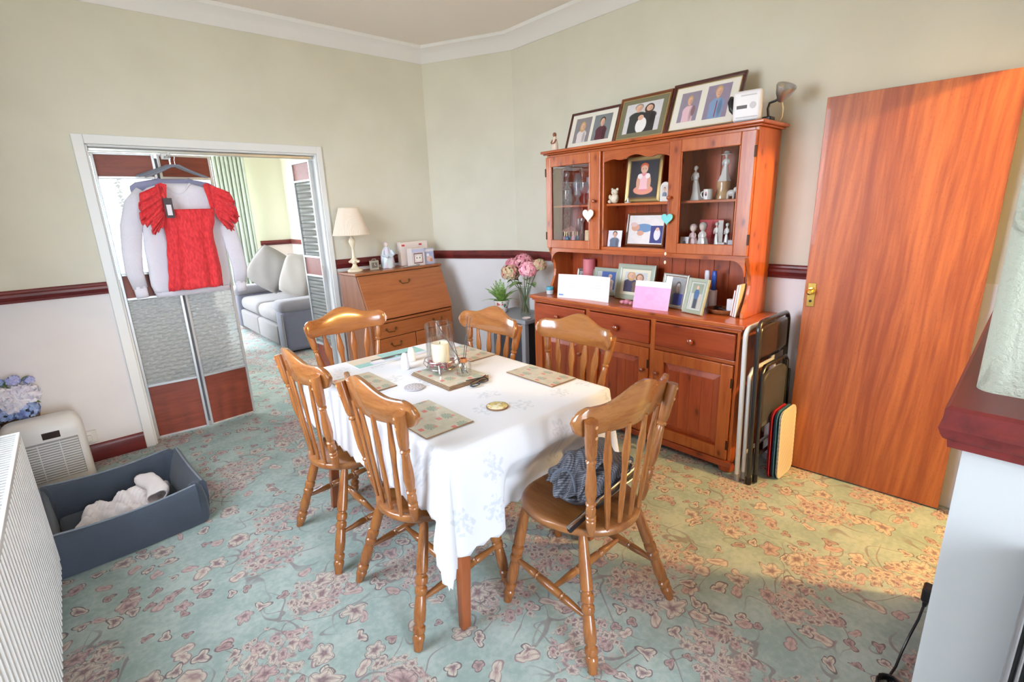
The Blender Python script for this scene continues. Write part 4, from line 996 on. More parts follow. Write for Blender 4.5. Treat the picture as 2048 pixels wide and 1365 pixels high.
for x, y, r in ((0, 0, .022), (-.004, .034, .018), (.0, -.030, .016)): MB().ball((x, y, r*.8), r, None, r*.8, 14, 8).build('bubble', plain('pink_glass', C(206, 130, 150), .1, coat=.8), t)
for i, (x, y, lab, hc, tw) in enumerate(((2.872, 1.452, 'white-handled lint roller standing by the photographs', C(226, 226, 236), .0), (2.862, 1.402, 'blue-handled lint roller standing by the basket', C(38, 84, 176), .0))):
    t = thing('lint_roller', lab, 'lint roller', (x, y, .8725), group='lint rollers')
    MB().lathe([(0, .020), (.003, .023), (.112, .023), (.115, .020)], seg=22).build('roll', plain('adhesive_paper', C(232, 228, 232), .5), t)
    MB().lathe([(.115, .012), (.125, .013), (.14, .011), (.20, .013), (.225, .012), (.23, .008)], seg=14, sy=1.2, sx=.7).build('handle', plain('roller_handle_%d' % i, hc, .35), t)
WICK = wood('wicker_basket', C(196, 120, 70), C(150, 84, 44), 'x', 60, .6)
t = thing('basket', 'shallow wooden tray basket with oddments on the worktop', 'basket', (2.80, 1.300, .8725), .25)
MB().lathe([(0, .062), (.004, .068), (.022, .076), (.026, .076), (.024, .070), (.007, .062), (.006, .002)], seg=28, sx=1.0, sy=1.25).build('bowl', WICK, t)
t = thing('key_bunch', 'black keys and cable lying in the wooden tray basket', 'keys', (2.80, 1.315, .8795))
for k, (a, b) in enumerate((((-.03, .04, .006), (.02, .01, .022)), ((-.02, .02, .006), (.03, .05, .020)), ((.0, -.03, .006), (-.03, .03, .024)))): MB().tube([a, (0, .02, .02), b], .004, 8).build('key', plain('key_black', C(40, 40, 44), .4, metal=.3), t)
t = thing('note_box', 'white small box in the wooden tray basket', 'box', (2.815, 1.262, .8795)); MB().box(-.014, .014, -.026, .026, .002, .075).build('carton', plain('white_card', C(238, 236, 240), .6), t, bevel=.003)
for k, (x, y, col, h, lab) in enumerate(((2.785, 1.226, C(196, 84, 60), .150, 'red thin book leaning against the cabinet side'), (2.775, 1.210, C(238, 234, 230), .180, 'white book leaning against the cabinet side'), (2.765, 1.194, C(216, 206, 190), .185, 'cream book nearest the cabinet side'))):
    t = thing('book', lab, 'book', (x, y, .8725), group='books leaning on the worktop')
    R = Matrix.Rotation(.10, 3, 'X')
    mb = MB(); mb.obox(R@Vector((0, 0, h/2))+Vector((0, .0, .001)), .115, .0105, h, R); mb.build('cover', plain('book_cover_%d' % k, col, .5), t, bevel=.001)
    mb = MB(); mb.obox(R@Vector((-.001, 0, h/2))+Vector((0, 0, .0015)), .117, .007, h-.006, R); mb.build('pages', plain('paper_white', C(236, 236, 236), .7), t)
# ------------------------------------------------------------------ inside the glazed cabinets
CUT = glassmat('cut_glass', (.96, .97, .98, 1), .9, .05, .48, (.97, .98, 1, 1))
SH, FLR = 1.5125, 1.2345
def stem(h, r): return [(0, r*.85), (.004, r*.8), (.010, .006), (h*.45, .005), (h*.50, .008), (h*.58, r*.75), (h*.75, r), (h, r*.88), (h*.998, r*.85), (h*.75, r*.95), (h*.60, r*.70), (h*.53, .003)]
def tumbler(h, r): return [(0, r*.85), (.003, r*.9), (h, r), (h*.995, r*.93), (.012, r*.8), (.012, .002)]
def decant(h, r): return [(0, r*.9), (.01, r), (h*.45, r*.95), (h*.58, r*.4), (h*.70, r*.28), (h*.78, r*.42), (h*.80, r*.25), (h*.86, r*.5), (h*.95, r*.5), (h, r*.2)]
GG = 'cut glass in the left cabinet'
for (y, x, z, prof, nm, lab) in (
    (2.52, 2.80, SH, decant(.235, .036), 'decanter', 'tall cut glass decanter with ball stopper on the upper left shelf'),
    (2.46, 2.86, SH, stem(.12, .030), 'wine_glass', 'short stemmed glass beside the decanter'),
    (2.42, 2.80, SH, [(0, .022), (.01, .028), (.03, .012), (.05, .010), (.07, .024), (.14, .030), (.20, .022), (.215, .016), (.2, .018), (.14, .026), (.075, .018)], 'bud_vase', 'frosted bulbous glass vase on the upper left shelf'),
    (2.35, 2.79, SH, stem(.15, .032), 'wine_glass', 'wine glass next to the frosted vase'),
    (2.315, 2.87, SH, stem(.19, .028), 'wine_glass', 'tall wine glass at the back of the upper left shelf'),
    (2.265, 2.79, SH, tumbler(.20, .030), 'hiball_glass', 'tall straight glass on the upper left shelf'),
    (2.235, 2.87, SH, tumbler(.23, .028), 'hiball_glass', 'tallest straight glass by the cabinet partition'),
    (2.375, 2.80, FLR, [(0, .026), (.006, .028), (.012, .010), (.06, .008), (.075, .013), (.09, .008), (.15, .007), (.17, .018), (.185, .016), (.185, .008)], 'candlestick', 'glass candlestick on the lower left shelf'),
    (2.325, 2.86, FLR, tumbler(.17, .024), 'champagne_flute', 'narrow flute glass behind the cream card'),
    (2.285, 2.83, FLR, tumbler(.19, .022), 'champagne_flute', 'taller narrow flute glass behind the cream card'),
    (2.475, 2.88, FLR, stem(.18, .020), 'sherry_glass', 'slim sherry glass behind the carousel ornament')):
    t = thing(nm, lab, 'glass', (x, y, z), group=GG); MB().lathe(prof, seg=16).build('glass', CUT, t, ang=25)
t = thing('ring_box', 'white trinket card with green motif on the upper left shelf', 'card', (2.905, 2.385, SH)); MB().box(-.002, .002, -.04, .04, .08, .19).build('sheet', plain('white_card', C(238, 236, 240), .6), t); MB().lathe([(0, .02), (.006, .02), (.05, .005), (.082, .004)], seg=12).build('stand', CUT, t)
MB().lathe([(0, .015), (1, .015)], a=(-.0022, 0, .135), b=(-.0035, 0, .135), seg=14).build('motif', plain('green_motif', C(96, 150, 120), .5), t)
t = thing('carousel_ornament', 'pink and blue carousel ornament on the lower left shelf', 'ornament', (2.80, 2.482, FLR))
MB().lathe([(0, .060), (.006, .062), (.012, .058)], seg=24).build('base', plain('ornament_pink', C(206, 140, 140), .4), t)
MB().lathe([(.092, .066), (.098, .068), (.112, .050), (.125, .016), (.135, .004)], seg=24).build('canopy', plain('ornament_canopy', C(190, 124, 104), .4), t)
for k in range(6):
    a = 2*PI*k/6; x, y = .046*math.cos(a), .046*math.sin(a)
    po = MB().lathe([(.012, .003), (.092, .003)], c=(x, y, 0), seg=8).build('pole', plain('gilt', (.6, .45, .14, 1), .3), t)
    MB().ball((x, y, .042), .012, .018, .020, 10, 6).build('horse', plain('ornament_blue', C(120, 160, 190), .4) if k % 2 else plain('ornament_rose', C(220, 160, 170), .4), po)
card('cream card standing at the front of the lower left shelf', (2.735, 2.300, FLR), (2.735, 2.222, FLR), .105, .06, print_mat('cream_card_print', C(232, 206, 160), [('r', .5, .5, .3, .3, C(238, 218, 180))]))
# ornaments of the middle niche
PORC = plain('white_porcelain', C(222, 220, 216), .18, coat=.6); IVORY = plain('ivory_resin', C(226, 216, 196), .5)
t = thing('teddy_figurine', 'small ivory teddy bear figurine on the middle shelf', 'figurine', (2.752, 2.060, SH+.0006))
mb = MB(); mb.ball((0, 0, .030), .026, .028, .030); mb.ball((0, 0, .070), .022, .024, .021); mb.ball((-.018, 0, .064), .010, .011, .009)
for s in (-1, 1): mb.ball((.002, s*.020, .088), .008, .009, .009, 10, 6); mb.ball((-.020, s*.022, .012), .018, .012, .012, 10, 6); mb.ball((-.012, s*.027, .040), .012, .009, .016, 10, 6)
mb.build('bear_body', IVORY, t)
ov = print_mat('oval_photo', C(206, 200, 196), person(.5, .78, .22, SKIN, HAIRD, C(120, 130, 150)))
t = thing('arched_photo_ornament', 'white arched photo ornament beside the gold frame', 'picture frame', (2.765, 1.700, SH))
po = [(-.034, 0), (.034, 0)]+[(.034*math.cos(PI*k/12), .075+.040*math.sin(PI*k/12)) for k in range(13)]
MB().prism(po, (0, 0, 0), (0, 1, 0), (0, 0, 1), (.014, 0, 0)).build('surround', PORC, t, bevel=.003)
quad_uv('photograph', ov, t, [(-.001, .020, .03), (-.001, -.020, .03), (-.001, -.020, .095), (-.001, .020, .095)], world=False)
MB().lathe([(0, .02), (.004, .021), (.008, .006), (.028, .005), (.03, .007)], seg=16).build('figure_stand', PORC, thing('glass_stopper', 'small white stand in front of the gold frame', 'ornament', (2.752, 1.955, SH)))
# right cabinet figurines
def figurine(lab, loc, h, mat, pose, name='porcelain_figurine', skirt=.032, group='porcelain figurines in the right cabinet', hair=None, dress=None, child=False):
    t = thing(name, lab, 'figurine', loc, group=group)
    hw = skirt; ns = 18
    if child: prof = [(0, .9, 0), (.06, 1.0, 0), (.30, .86, 0), (.46, .62, 0), (.55, .58, .0), (.62, .40, 0), (.66, .22, 0)]
    else: prof = [(0, 1.25, 0), (.05, 1.1, .0), (.25, .72, pose*.3), (.45, .58, pose*.6), (.55, .42, pose*.7), (.66, .50, pose*.8), (.76, .52, pose*.9), (.80, .34, pose), (.83, .17, pose), (.86, .16, pose)]
    rs = [[(hw*k*.72*(1+.10*math.cos(5*2*PI*j/ns)*(1-z))*math.cos(2*PI*j/ns), pz+hw*k*(1+.10*math.cos(5*2*PI*j/ns)*(1-z))*math.sin(2*PI*j/ns), h*z) for j in range(ns)] for z, k, pz in prof]
    MB().rings(rs).build('gown', dress or mat, t)
    hr = h*(.135 if child else .062); hz = h*(.80 if child else .915); py = 0 if child else pose
    hd = MB().ball((0, py, hz), hr, hr*.92, hr*1.15, 14, 9).build('head', mat, t)
    MB().ball((.003, py, hz+hr*.28), hr*1.06, hr*1.06, hr*1.0, 14, 8).build('hair', hair or mat, hd)
    for s in (-1, 1):
        z0 = h*(.60 if child else .77); w = hw*(.5 if child else .48)
        MB().tube([(0, py+s*w*.9, z0), (-.004, py+s*w*1.35, z0-h*.10), (-.014, py+s*w*.95, z0-h*.19), (-.020, py+s*w*.35, z0-h*.17)], [h*.028, h*.025, h*.021, h*.017], 8).build('arm', mat, t)
    return t
figurine('slender white porcelain lady standing alone on the upper right shelf', (2.82, 1.525, SH), .195, PORC, .012)
t = figurine('white porcelain lady with a hat seated high on the upper right shelf', (2.86, 1.385, SH+.098), .150, PORC, -.006, skirt=.030)
MB().lathe([(0, .030), (.004, .032), (.010, .018), (.02, .014), (.024, .004)], c=(0, -.008, .140), seg=18).build('hat', PORC, t)
t = thing('figurine_plinth', 'amber and white plinth under the seated porcelain lady', 'ornament', (2.86, 1.385, SH))
MB().lathe([(0, .046), (.006, .048), (.03, .040), (.055, .036), (.09, .038), (.0975, .036)], seg=20).build('plinth', plain('amber_glaze', C(196, 160, 120), .25, coat=.5), t)
t = thing('porcelain_dog', 'white porcelain puppy ornament beside the seated lady', 'figurine', (2.835, 1.325, SH))
mb = MB(); mb.ball((0, 0, .032), .016, .026, .018); mb.ball((0, -.024, .05), .013, .014, .014)
for a in (-.016, .016):
    for b in (-.009, .009): mb.lathe([(0, .006), (.03, .006)], c=(b, a, 0), seg=8)
mb.build('dog_body', PORC, t)
mg = print_mat('mug_print', C(232, 226, 226), [('e', .5, .5, .25, .3, C(70, 60, 66)), ('e', .5, .7, .2, .15, C(200, 110, 110))])
t = thing('printed_mug', 'small mug with a dark printed figure on the upper right shelf', 'mug', (2.775, 1.430, SH))
MB().lathe([(0, .022), (.002, .025), (.058, .026), (.059, .023), (.006, .021), (.006, .001)], seg=22).build('cup', PORC, t)
quad_uv('printed_badge', mg, t, [(-.0265, .012, .012), (-.0265, -.012, .012), (-.0265, -.012, .05), (-.0265, .012, .05)], world=False)
MB().tube([(0, .024, .048), (0, .038, .044), (0, .042, .03), (0, .036, .016), (0, .024, .012)], .0035, 8).build('handle', PORC, t)
card('small white card with a grey motif at the front of the lower right shelf', (2.745, 1.572, FLR), (2.745, 1.520, FLR), .072, .1, print_mat('grey_motif_card', C(226, 222, 230), [('e', .5, .5, .2, .18, C(130, 130, 142))]))
figurine('pink and white child figurine on the lower right shelf', (2.79, 1.515, FLR), .150, plain('bisque_skin', C(226, 206, 196), .4), 0, name='child_figurine', skirt=.030, hair=plain('figurine_cap', C(206, 180, 180), .5), dress=plain('bisque_pink', C(220, 188, 188), .4), child=True)
figurine('white and grey child figurine holding its hands on the lower right shelf', (2.79, 1.455, FLR), .160, plain('bisque_skin', C(226, 206, 196), .4), 0, name='child_figurine', skirt=.034, hair=plain('figurine_grey_hair', C(196, 190, 182), .4), dress=PORC, child=True)
t = thing('greeting_card', 'red gift book standing behind the child figurines', 'book', (2.89, 1.455, FLR)); MB().box(-.006, .006, -.075, .075, 0, .165).build('cover', plain('red_cover', C(196, 44, 52), .4), t, bevel=.002); MB().box(-.0072, -.006, -.075, -.045, .004, .160).build('label_strip', plain('book_label', C(214, 208, 200), .5), t)
for k, (y, h) in enumerate(((1.374, .155), (1.326, .150))):
    figurine('white porcelain %s of the embracing couple on the lower right shelf' % ('bride' if k == 0 else 'groom'), (2.80+.01*k, y, FLR), h, PORC, .004 if k == 0 else -.004, name='couple_figurine', skirt=.018)
t = thing('trinket_box', 'little grey trinket box at the end of the lower right shelf', 'box', (2.76, 1.262, FLR)); MB().box(-.014, .014, -.022, .022, 0, .058).build('carton', plain('trinket_grey', C(196, 190, 200), .5), t, bevel=.002); MB().box(-.0152, -.0142, -.008, .008, .012, .034).build('window_print', plain('trinket_dark', C(70, 60, 80), .5), t)
t = thing('trinket_box', 'pink and white trinket box below the porcelain couple', 'box', (2.748, 1.318, FLR)); MB().box(-.012, .012, -.02, .02, 0, .045).build('carton', plain('trinket_white', C(222, 212, 212), .5), t, bevel=.002); MB().box(-.0132, -.0122, -.013, .013, .008, .032).build('label_print', plain('trinket_pink', C(196, 110, 130), .5), t)
t = thing('figurine_vase', 'dark green bottle at the end of the lower right shelf', 'bottle', (2.87, 1.255, FLR)); MB().lathe([(0, .022), (.08, .024), (.11, .010), (.14, .008), (.145, .01)], seg=16).build('glass', plain('green_glass', C(70, 92, 76), .15, coat=.6), t)
# on top of the dresser
t = thing('meerkat_figurine', 'brown and white upright meerkat figurine on the dresser top', 'figurine', (2.755, 2.592, 1.8865))
mb = MB(); rs = []
MB().rings([[(r*.8*math.cos(2*PI*j/14), r*math.sin(2*PI*j/14), z) for j in range(14)] for z, r in ((0, .026), (.012, .028), (.05, .024), (.075, .018), (.09, .012), (.10, .013))]).build('body', plain('figurine_cream', C(226, 208, 190), .5), t)
MB().ball((-.002, 0, .112), .015, .014, .016, 12, 8).build('head', plain('figurine_brown', C(150, 92, 64), .5), t)
for s in (-1, 1): MB().tube([(-.006, s*.016, .078), (-.022, s*.016, .058), (-.024, s*.004, .052)], [.006, .005, .004], 8).build('arm', MATS['figurine_brown'], t)
t = thing('router', 'white rounded router box with printed panel at the dresser corner', 'router', (2.720, 1.222, 1.8865), .12)
MB().box(-.016, .016, -.070, .070, .004, .150).build('case', plain('white_gadget_plastic', C(230, 228, 232), .35), t, bevel=.020, seg=4)
MB().box(-.0172, -.0162, -.002, .048, .064, .080).build('dark_label', plain('gadget_label', C(90, 84, 86), .5), t)
MB().lathe([(0, .016), (1, .016)], a=(-.0162, -.030, .076), b=(-.0172, -.030, .076), seg=18).build('round_badge', plain('gadget_badge', C(200, 198, 202), .5), t)
MB().box(-.0172, -.0162, -.045, .030, .122, .128).build('name_print', plain('gadget_grey_print', C(196, 192, 198), .5), t)
MB().box(-.0172, -.0162, -.055, .050, .020, .026).build('text_print', MATS['gadget_grey_print'], t)
MB().box(-.03, .03, -.05, .05, 0, .006).build('foot', BLKP, t)
MB().tube([(.02, .066, .05), (.03, .088, .075), (.02, .092, .11), (.005, .082, .128)], [.012, .014, .015, .010], 10).build('black_strap', BLKP, t)
t = thing('clip_lamp', 'silver clip-on spotlight with a curved black arm behind the router', 'lamp', (2.80, 1.150, 1.8865))
MB().box(-.03, .03, -.025, .02, 0, .022).build('clamp', BLKP, t, bevel=.006)
MB().tube([(0, -.002, .02), (-.005, .002, .06), (-.004, -.004, .085), (0, -.03, .092), (0, -.055, .105)], .006, 10).build('curved_arm', BLKP, t)
MB().lathe([(0, .012), (.15, .020), (.45, .034), (.9, .046), (1, .046), (.93, .040), (.55, .026)], a=(.005, -.050, .085), b=(-.020, -.085, .150), seg=24).build('lamp_head', plain('brushed_silver', C(190, 190, 192), .3, metal=.9), t)
MB().tube([(.0, -.058, .10), (.02, -.062, .055), (.05, -.05, .02), (.08, -.03, .004)], .003, 6).build('cord', plain('cream_cord', C(210, 196, 160), .6), t)
# ------------------------------------------------------------------ bureau
BUV = wood('bureau_veneer', C(188, 118, 72), C(158, 92, 54), 'x', 22, .38, coat=.25, vary=.03, stretch=14)
BUS = wood('bureau_side_veneer', C(176, 112, 72), C(150, 90, 56), 'z', 22, .4, coat=.2, vary=.03, stretch=14)
DBR = plain('antique_brass', C(112, 88, 52), .35, metal=.8)
bu = thing('bureau', 'teak writing bureau with a sloping flap below the lamp', 'bureau', (2.040, 3.975, 0), math.radians(4.6))
# local: x across (-.415..), y=0 back, front towards -y
W2 = .412; prof = [(0, .02), (-.395, .02), (-.395, .675), (-.255, 1.032), (0, 1.032)]
for s in (-1, 1):
    MB().prism([(-y, z) for y, z in [(p[0], p[1]) for p in prof]], (s*W2-(.018 if s > 0 else 0), 0, 0), (0, -1, 0), (0, 0, 1), (.018, 0, 0)).build('side_panel', BUS, bu, bevel=.002)
tp = MB().box(-W2-.012, W2+.012, -.272, .004, 1.034, 1.054).build('top_board', BUV, bu, bevel=.005)
MB().box(-W2+.018, W2-.018, -.01, -.002, .03, 1.032).build('back_panel', BUS, bu)
dv = Vector((0, -.140, -.357)); L = dv.length; dv.normalize(); dn_ = Vector((0, -dv.z, dv.y)) if False else Vector((0, dv.z, -dv.y))
fr = Vector((0, -.93, .365)).normalized()
a = Vector((0, -.258, 1.026)); b = Vector((0, -.394, .682))
mb = MB(); c0 = a+fr*.002; c1 = b+fr*.002
mb.add([Vector((x, 0, 0))+p+fr*d for d in (0, .016) for p in (a, b) for x in (-W2+.004, W2-.004)], [(0, 1, 3, 2), (4, 6, 7, 5), (0, 4, 5, 1), (2, 3, 7, 6), (0, 2, 6, 4), (1, 5, 7, 3)])
flap = mb.build('flap', BUV, bu, bevel=.003)
def swan(par, c, n, w=.045):
    c = Vector(c); n = Vector(n)
    for s in (-1, 1): MB().lathe([(0, .010), (.5, .010), (1, .005)], a=c+Vector((s*w, 0, 0)), b=c+Vector((s*w, 0, 0))+n*.008, seg=12).build('handle_rose', DBR, par)
    MB().tube([c+Vector((s*w, 0, 0))+n*.010+Vector((0, 0, dz_)) for s, dz_ in ((-1, 0), (-.92, -.012), (-.55, -.026), (0, -.022), (.55, -.026), (.92, -.012), (1, 0))], [.003, .0035, .004, .0035, .004, .0035, .003], 8).build('handle_bail', DBR, par)
swan(flap, (a*.78+b*.22)+fr*.016, fr)
MB().box(-W2+.018, W2-.018, -.400, -.02, .655, .675).build('writing_shelf', BUV, bu, bevel=.003)
def drawer(x0, x1, z0, z1, n):
    d = MB().box(x0, x1, -.402, -.385, z0, z1).build('drawer', BUV, bu, bevel=.003)
    for cx in ([(x0+x1)/2] if n == 1 else [x0+.20*(x1-x0), x1-.20*(x1-x0)]): swan(d, (cx, -.402, (z0+z1)/2+.012), (0, -1, 0))
drawer(-W2+.02, W2-.02, .535, .650, 2)
for x0, x1 in ((-W2+.02, -.004), (.004, W2-.02)):
    drawer(x0, x1, .405, .530, 1)
    d = MB().box(x0, x1, -.402, -.385, .075, .400).build('door', BUV, bu, bevel=.003); swan(d, (x0+.07 if x0 > 0 else x1-.07, -.402, .33), (0, -1, 0), .03)
MB().box(-W2+.018, W2-.018, -.38, -.03, .02, .07).build('plinth', BUS, bu)
BT = 1.0545
# lamp
CRM = plain('cream_china', C(226, 214, 186), .3, coat=.4)
t = thing('table_lamp', 'cream table lamp with pleated shade on the bureau', 'lamp', (1.722, 3.84, BT))
MB().lathe([(0, .058), (.008, .062), (.018, .058), (.030, .034), (.045, .020), (.060, .015)], seg=28).build('base', CRM, t)
MB().lathe([(.060, .014), (.075, .030), (.095, .030), (.11, .014), (.14, .011), (.19, .009), (.215, .020), (.240, .027), (.262, .020), (.275, .010), (.33, .009)], seg=22).build('stem', CRM, t)
for s in range(6):
    aa = 2*PI*s/6; MB().ball((.036*math.cos(aa), .036*math.sin(aa), .082), .012, .012, .010, 8, 6).build('china_rose', plain('china_rose_cream', C(232, 220, 200), .35), t)
def pleat(u, v): 
    aa = 2*PI*u; r = (.138+(.074-.138)*v)*(1+.012*math.cos(80*aa)); return (r*math.cos(aa), r*math.sin(aa), .292+.205*v)
MB().grid(pleat, 320, 1, True).build('pleated_shade', plain('cream_shade_fabric', C(228, 214, 198), .85), t, thick=.003, smooth=False)
for zz, r in ((.292, .139), (.497, .075)): MB().tube([(r*math.cos(2*PI*k/40), r*math.sin(2*PI*k/40), zz) for k in range(41)], .003, 6).build('shade_trim', plain('cream_shade_trim', C(222, 208, 188), .8), t)
t = thing('desk_clock', 'small grey framed clock on the bureau', 'clock', (1.872, 3.80, BT), -.15)
MB().box(-.038, .038, -.008, .012, 0, .078).build('case', plain('pewter_case', C(150, 150, 140), .4, metal=.3), t, bevel=.005)
MB().box(-.024, .024, -.0095, -.0085, .018, .062).build('dial', plain('clock_dial', C(96, 92, 88), .4), t)
mb = MB(); mb.tube([(0, -.011, .040), (.0, -.011, .056)], .0014, 5); mb.tube([(0, -.011, .040), (.012, -.011, .036)], .0014, 5); mb.build('hands', plain('clock_hands', C(220, 215, 200), .4), t)
MB().tube([(-.018, 0, .078), (-.012, 0, .090), (.012, 0, .090), (.018, 0, .078)], .003, 8).build('top_loop', plain('pewter_case', C(150, 150, 140), .4), t)
for s in (-1, 1): MB().ball((s*.03, -.002, .004), .006, .006, .004, 8, 5).build('foot', plain('pewter_case', C(150, 150, 140), .4), t)
# madonna-like draped figurine in pale blue and white
t = thing('draped_figurine', 'pale blue and white draped figurine on the bureau', 'figurine', (2.015, 3.84, BT), -.1)
rs = []
for z, r, oy in ((0, .054, 0), (.01, .057, 0), (.05, .058, 0), (.10, .052, 0), (.14, .040, 0), (.165, .026, 0), (.178, .018, 0)):
    rs.append([((r+.006*math.cos(7*2*PI*j/36+z*40)*(1-z/.2))*math.cos(2*PI*j/36), (r*.75+.005*math.cos(5*2*PI*j/36-z*30))*math.sin(2*PI*j/36), z) for j in range(36)])
def m_drape():
    m = Mat('blue_white_glaze'); p = m.coord(); n = m.noise(p, 14, 2, .5, 1.0); m.set(col=m.mix(n.step(.42, .58), C(196, 214, 220), C(214, 206, 222)), rough=.2, coat=.5); return m.mat
MB().rings(rs).build('robe', m_drape(), t, ang=80)
MB().ball((0, -.004, .192), .016, .016, .020, 14, 9).build('head', plain('bisque_skin', C(226, 206, 196), .4), t)
MB().ball((0, .003, .196), .019, .018, .022, 14, 9).build('veil', plain('veil_mauve', C(206, 186, 196), .35), t)
for s in (-1, 1): MB().tube([(s*.034, -.012, .145), (s*.046, -.030, .110), (s*.018, -.046, .095), (0, -.046, .11)], [.012, .012, .010, .007], 10).build('arm', plain('blue_glaze_light', C(200, 212, 224), .25), t)
# boxes on the bureau
bx1 = print_mat('box_print_window', C(222, 214, 214), [('r', .5, .86, .5, .10, C(190, 196, 226)), ('r', .5, .42, .36, .30, C(120, 80, 84)), ('r', .5, .42, .31, .24, C(222, 214, 216)), ('e', .5, .42, .26, .17, C(238, 236, 232)), ('e', .38, .44, .035, .05, C(60, 40, 40)), ('e', .62, .44, .035, .05, C(60, 40, 40))])
bx2 = print_mat('box_print_blue', C(172, 184, 220), [('r', .5, .90, .5, .08, C(222, 220, 232)), ('e', .5, .35, .3, .2, C(224, 196, 190)), ('e', .7, .25, .16, .12, C(214, 150, 110)), ('e', .35, .6, .14, .1, C(236, 236, 240))])
def carton(lab, x, y, z, w, d, h, rz, front, side, name='gift_box'):
    t = thing(name, lab, 'box', (x, y, z), rz)
    MB().box(-w/2, w/2, -d/2, d/2, 0, h).build('carton', side, t, bevel=.002)
    quad_uv('front_print', front, t, [(-w/2+.002, -d/2-.0006, .002), (w/2-.002, -d/2-.0006, .002), (w/2-.002, -d/2-.0006, h-.002), (-w/2+.002, -d/2-.0006, h-.002)], world=False); return t
CARTW = plain('carton_cream', C(226, 214, 208), .6)
carton('white printed gift box with a framed picture front on the bureau', 2.268, 3.800, BT, .135, .07, .150, .08, bx1, CARTW)
carton('blue and white printed box at the end of the bureau', 2.395, 3.820, BT, .100, .06, .135, .05, bx2, plain('carton_blue', C(200, 206, 228), .6))
t = thing('gift_box', 'wide cream and red box standing behind the two printed boxes', 'box', (2.305, 3.905, BT), .08); MB().box(-.145, .145, -.025, .025, 0, .200).build('carton', CARTW, t, bevel=.002)
for x in (-.13, .05): MB().box(x, x+.03, -.0262, -.0252, .165, .180).build('red_print', plain('carton_red', C(196, 60, 66), .5), t)
t = thing('silver_tray', 'flat shiny silver dish at the front of the bureau top', 'dish', (2.175, 3.735, BT), .1); MB().box(-.075, .06, -.014, .014, 0, .010).build('dish_body', plain('brushed_silver', C(190, 190, 192), .3, metal=.9), t, bevel=.003); MB().box(.062, .085, -.012, .012, 0, .016).build('end_cap', plain('pewter_case', C(150, 150, 140), .4), t, bevel=.003)

# ------------------------------------------------------------------ grey side table with plants
GREYP = plain('grey_plastic', C(150, 153, 158), .5)
t = thing('side_table', 'grey low side table in the corner beside the dresser', 'table', (2.76, 3.03, 0))
part('table_top', GREYP, t, 2.585, 2.935, 2.775, 3.270, .612, .648, bevel=.008)
for x in (2.605, 2.875):
    for y in (2.80, 3.20): part('leg', GREYP, t, x, x+.045, y, y+.045, 0, .611, bevel=.006)
part('lower_shelf', GREYP, t, 2.60, 2.92, 2.79, 3.25, .18, .20)
ST = .6485
t = thing('storage_case', 'dark case standing under the grey side table', 'case', (2.76, 3.02, .2005)); part('case_body', plain('dark_slate_case', C(62, 66, 72), .6), t, 2.655, 2.90, 2.87, 3.19, .2005, .56, bevel=.012); part('carry_handle', BLKP, t, 2.648, 2.6545, 2.98, 3.08, .50, .52, bevel=.002)
# vase of hydrangeas
GRS = plain('stem_green', C(92, 112, 62), .6); 
def leafmat(name, a, b):
    m = Mat(name); p = m.coord(); n = m.noise(p, 30, 2); m.set(col=m.mix(n.step(.35, .65), a, b), rough=.55); return m.mat
LEAF = leafmat('hydrangea_leaf', C(92, 128, 74), C(130, 160, 104)); FERN = leafmat('fern_leaf', C(104, 152, 62), C(160, 196, 104))
def bloom(par, c, r, mat, n, seed, pet=.014, name='bloom'):
    rn = random.Random(seed); mb = MB(); c = Vector(c)
    for k in range(n):
        z = 1-1.75*(k+.5)/n; a = 2.39996*k+rn.random()*.5; s = math.sqrt(max(0, 1-z*z))
        d = Vector((s*math.cos(a), s*math.sin(a), z)); p = c+Vector((d.x*r, d.y*r, d.z*r*.82))*(.92+.14*rn.random())
        e1 = d.orthogonal().normalized(); e2 = d.cross(e1); ph = rn.random()*6.28; w = pet*(.8+.5*rn.random())
        for q in range(4):
            t0 = ph+q*PI/2; u = e1*math.cos(t0)+e2*math.sin(t0); v = d.cross(u)
            mb.add([p, p+u*w*.6+v*w*.55+d*.002, p+u*w*1.15+d*w*.25, p+u*w*.6-v*w*.55+d*.002], [(0, 1, 2, 3)])
    return mb.build(name, mat, par, smooth=False)
def petalmat(name, a, b, c=None):
    m = Mat(name); p = m.coord(); n = m.noise(p, 26, 2); col = m.mix(n.step(.35, .65), a, b)
    if c: col = m.mix(m.noise(m.vadd(p, (3, 1, 2)), 18, 2).step(.52, .62), col, c)
    m.set(col=col, rough=.7); return m.mat
PINKP = petalmat('pink_petals', C(238, 160, 184), C(250, 198, 208)); ROSE = petalmat('rose_petals', C(206, 122, 142), C(232, 170, 176)); DUSK = petalmat('faded_petals', C(196, 190, 146), C(214, 176, 150), C(206, 136, 132))
def bigleaf(par, p, d, L, w, droop, mat, name='leaf'):
    p, d = Vector(p), Vector(d).normalized(); sd = d.cross(Vector((0, 0, 1))).normalized()
    def f(u, v):
        k = math.sin(PI*min(.999, .02+.97*v)**.8)*w; q = p+d*L*v+Vector((0, 0, -droop*v*v)); return q+sd*(u-.5)*2*k+Vector((0, 0, abs(u-.5)*k*.8))
    return MB().grid(f, 4, 7).build(name, mat, par, ang=180)
t = thing('hydrangea_vase', 'clear glass vase of pink and faded hydrangeas on the grey side table', 'flower vase', (2.735, 2.925, ST))
MB().lathe([(.0, .040), (.004, .044), (.02, .042), (.10, .036), (.17, .040), (.235, .056), (.2365, .0535), (.17, .037), (.10, .033), (.02, .038), (.018, .002)], seg=28).build('vase', glassmat('vase_glass', (.93, .97, .94, 1), .5, .02, .06, (.8, .9, .82, 1)), t)
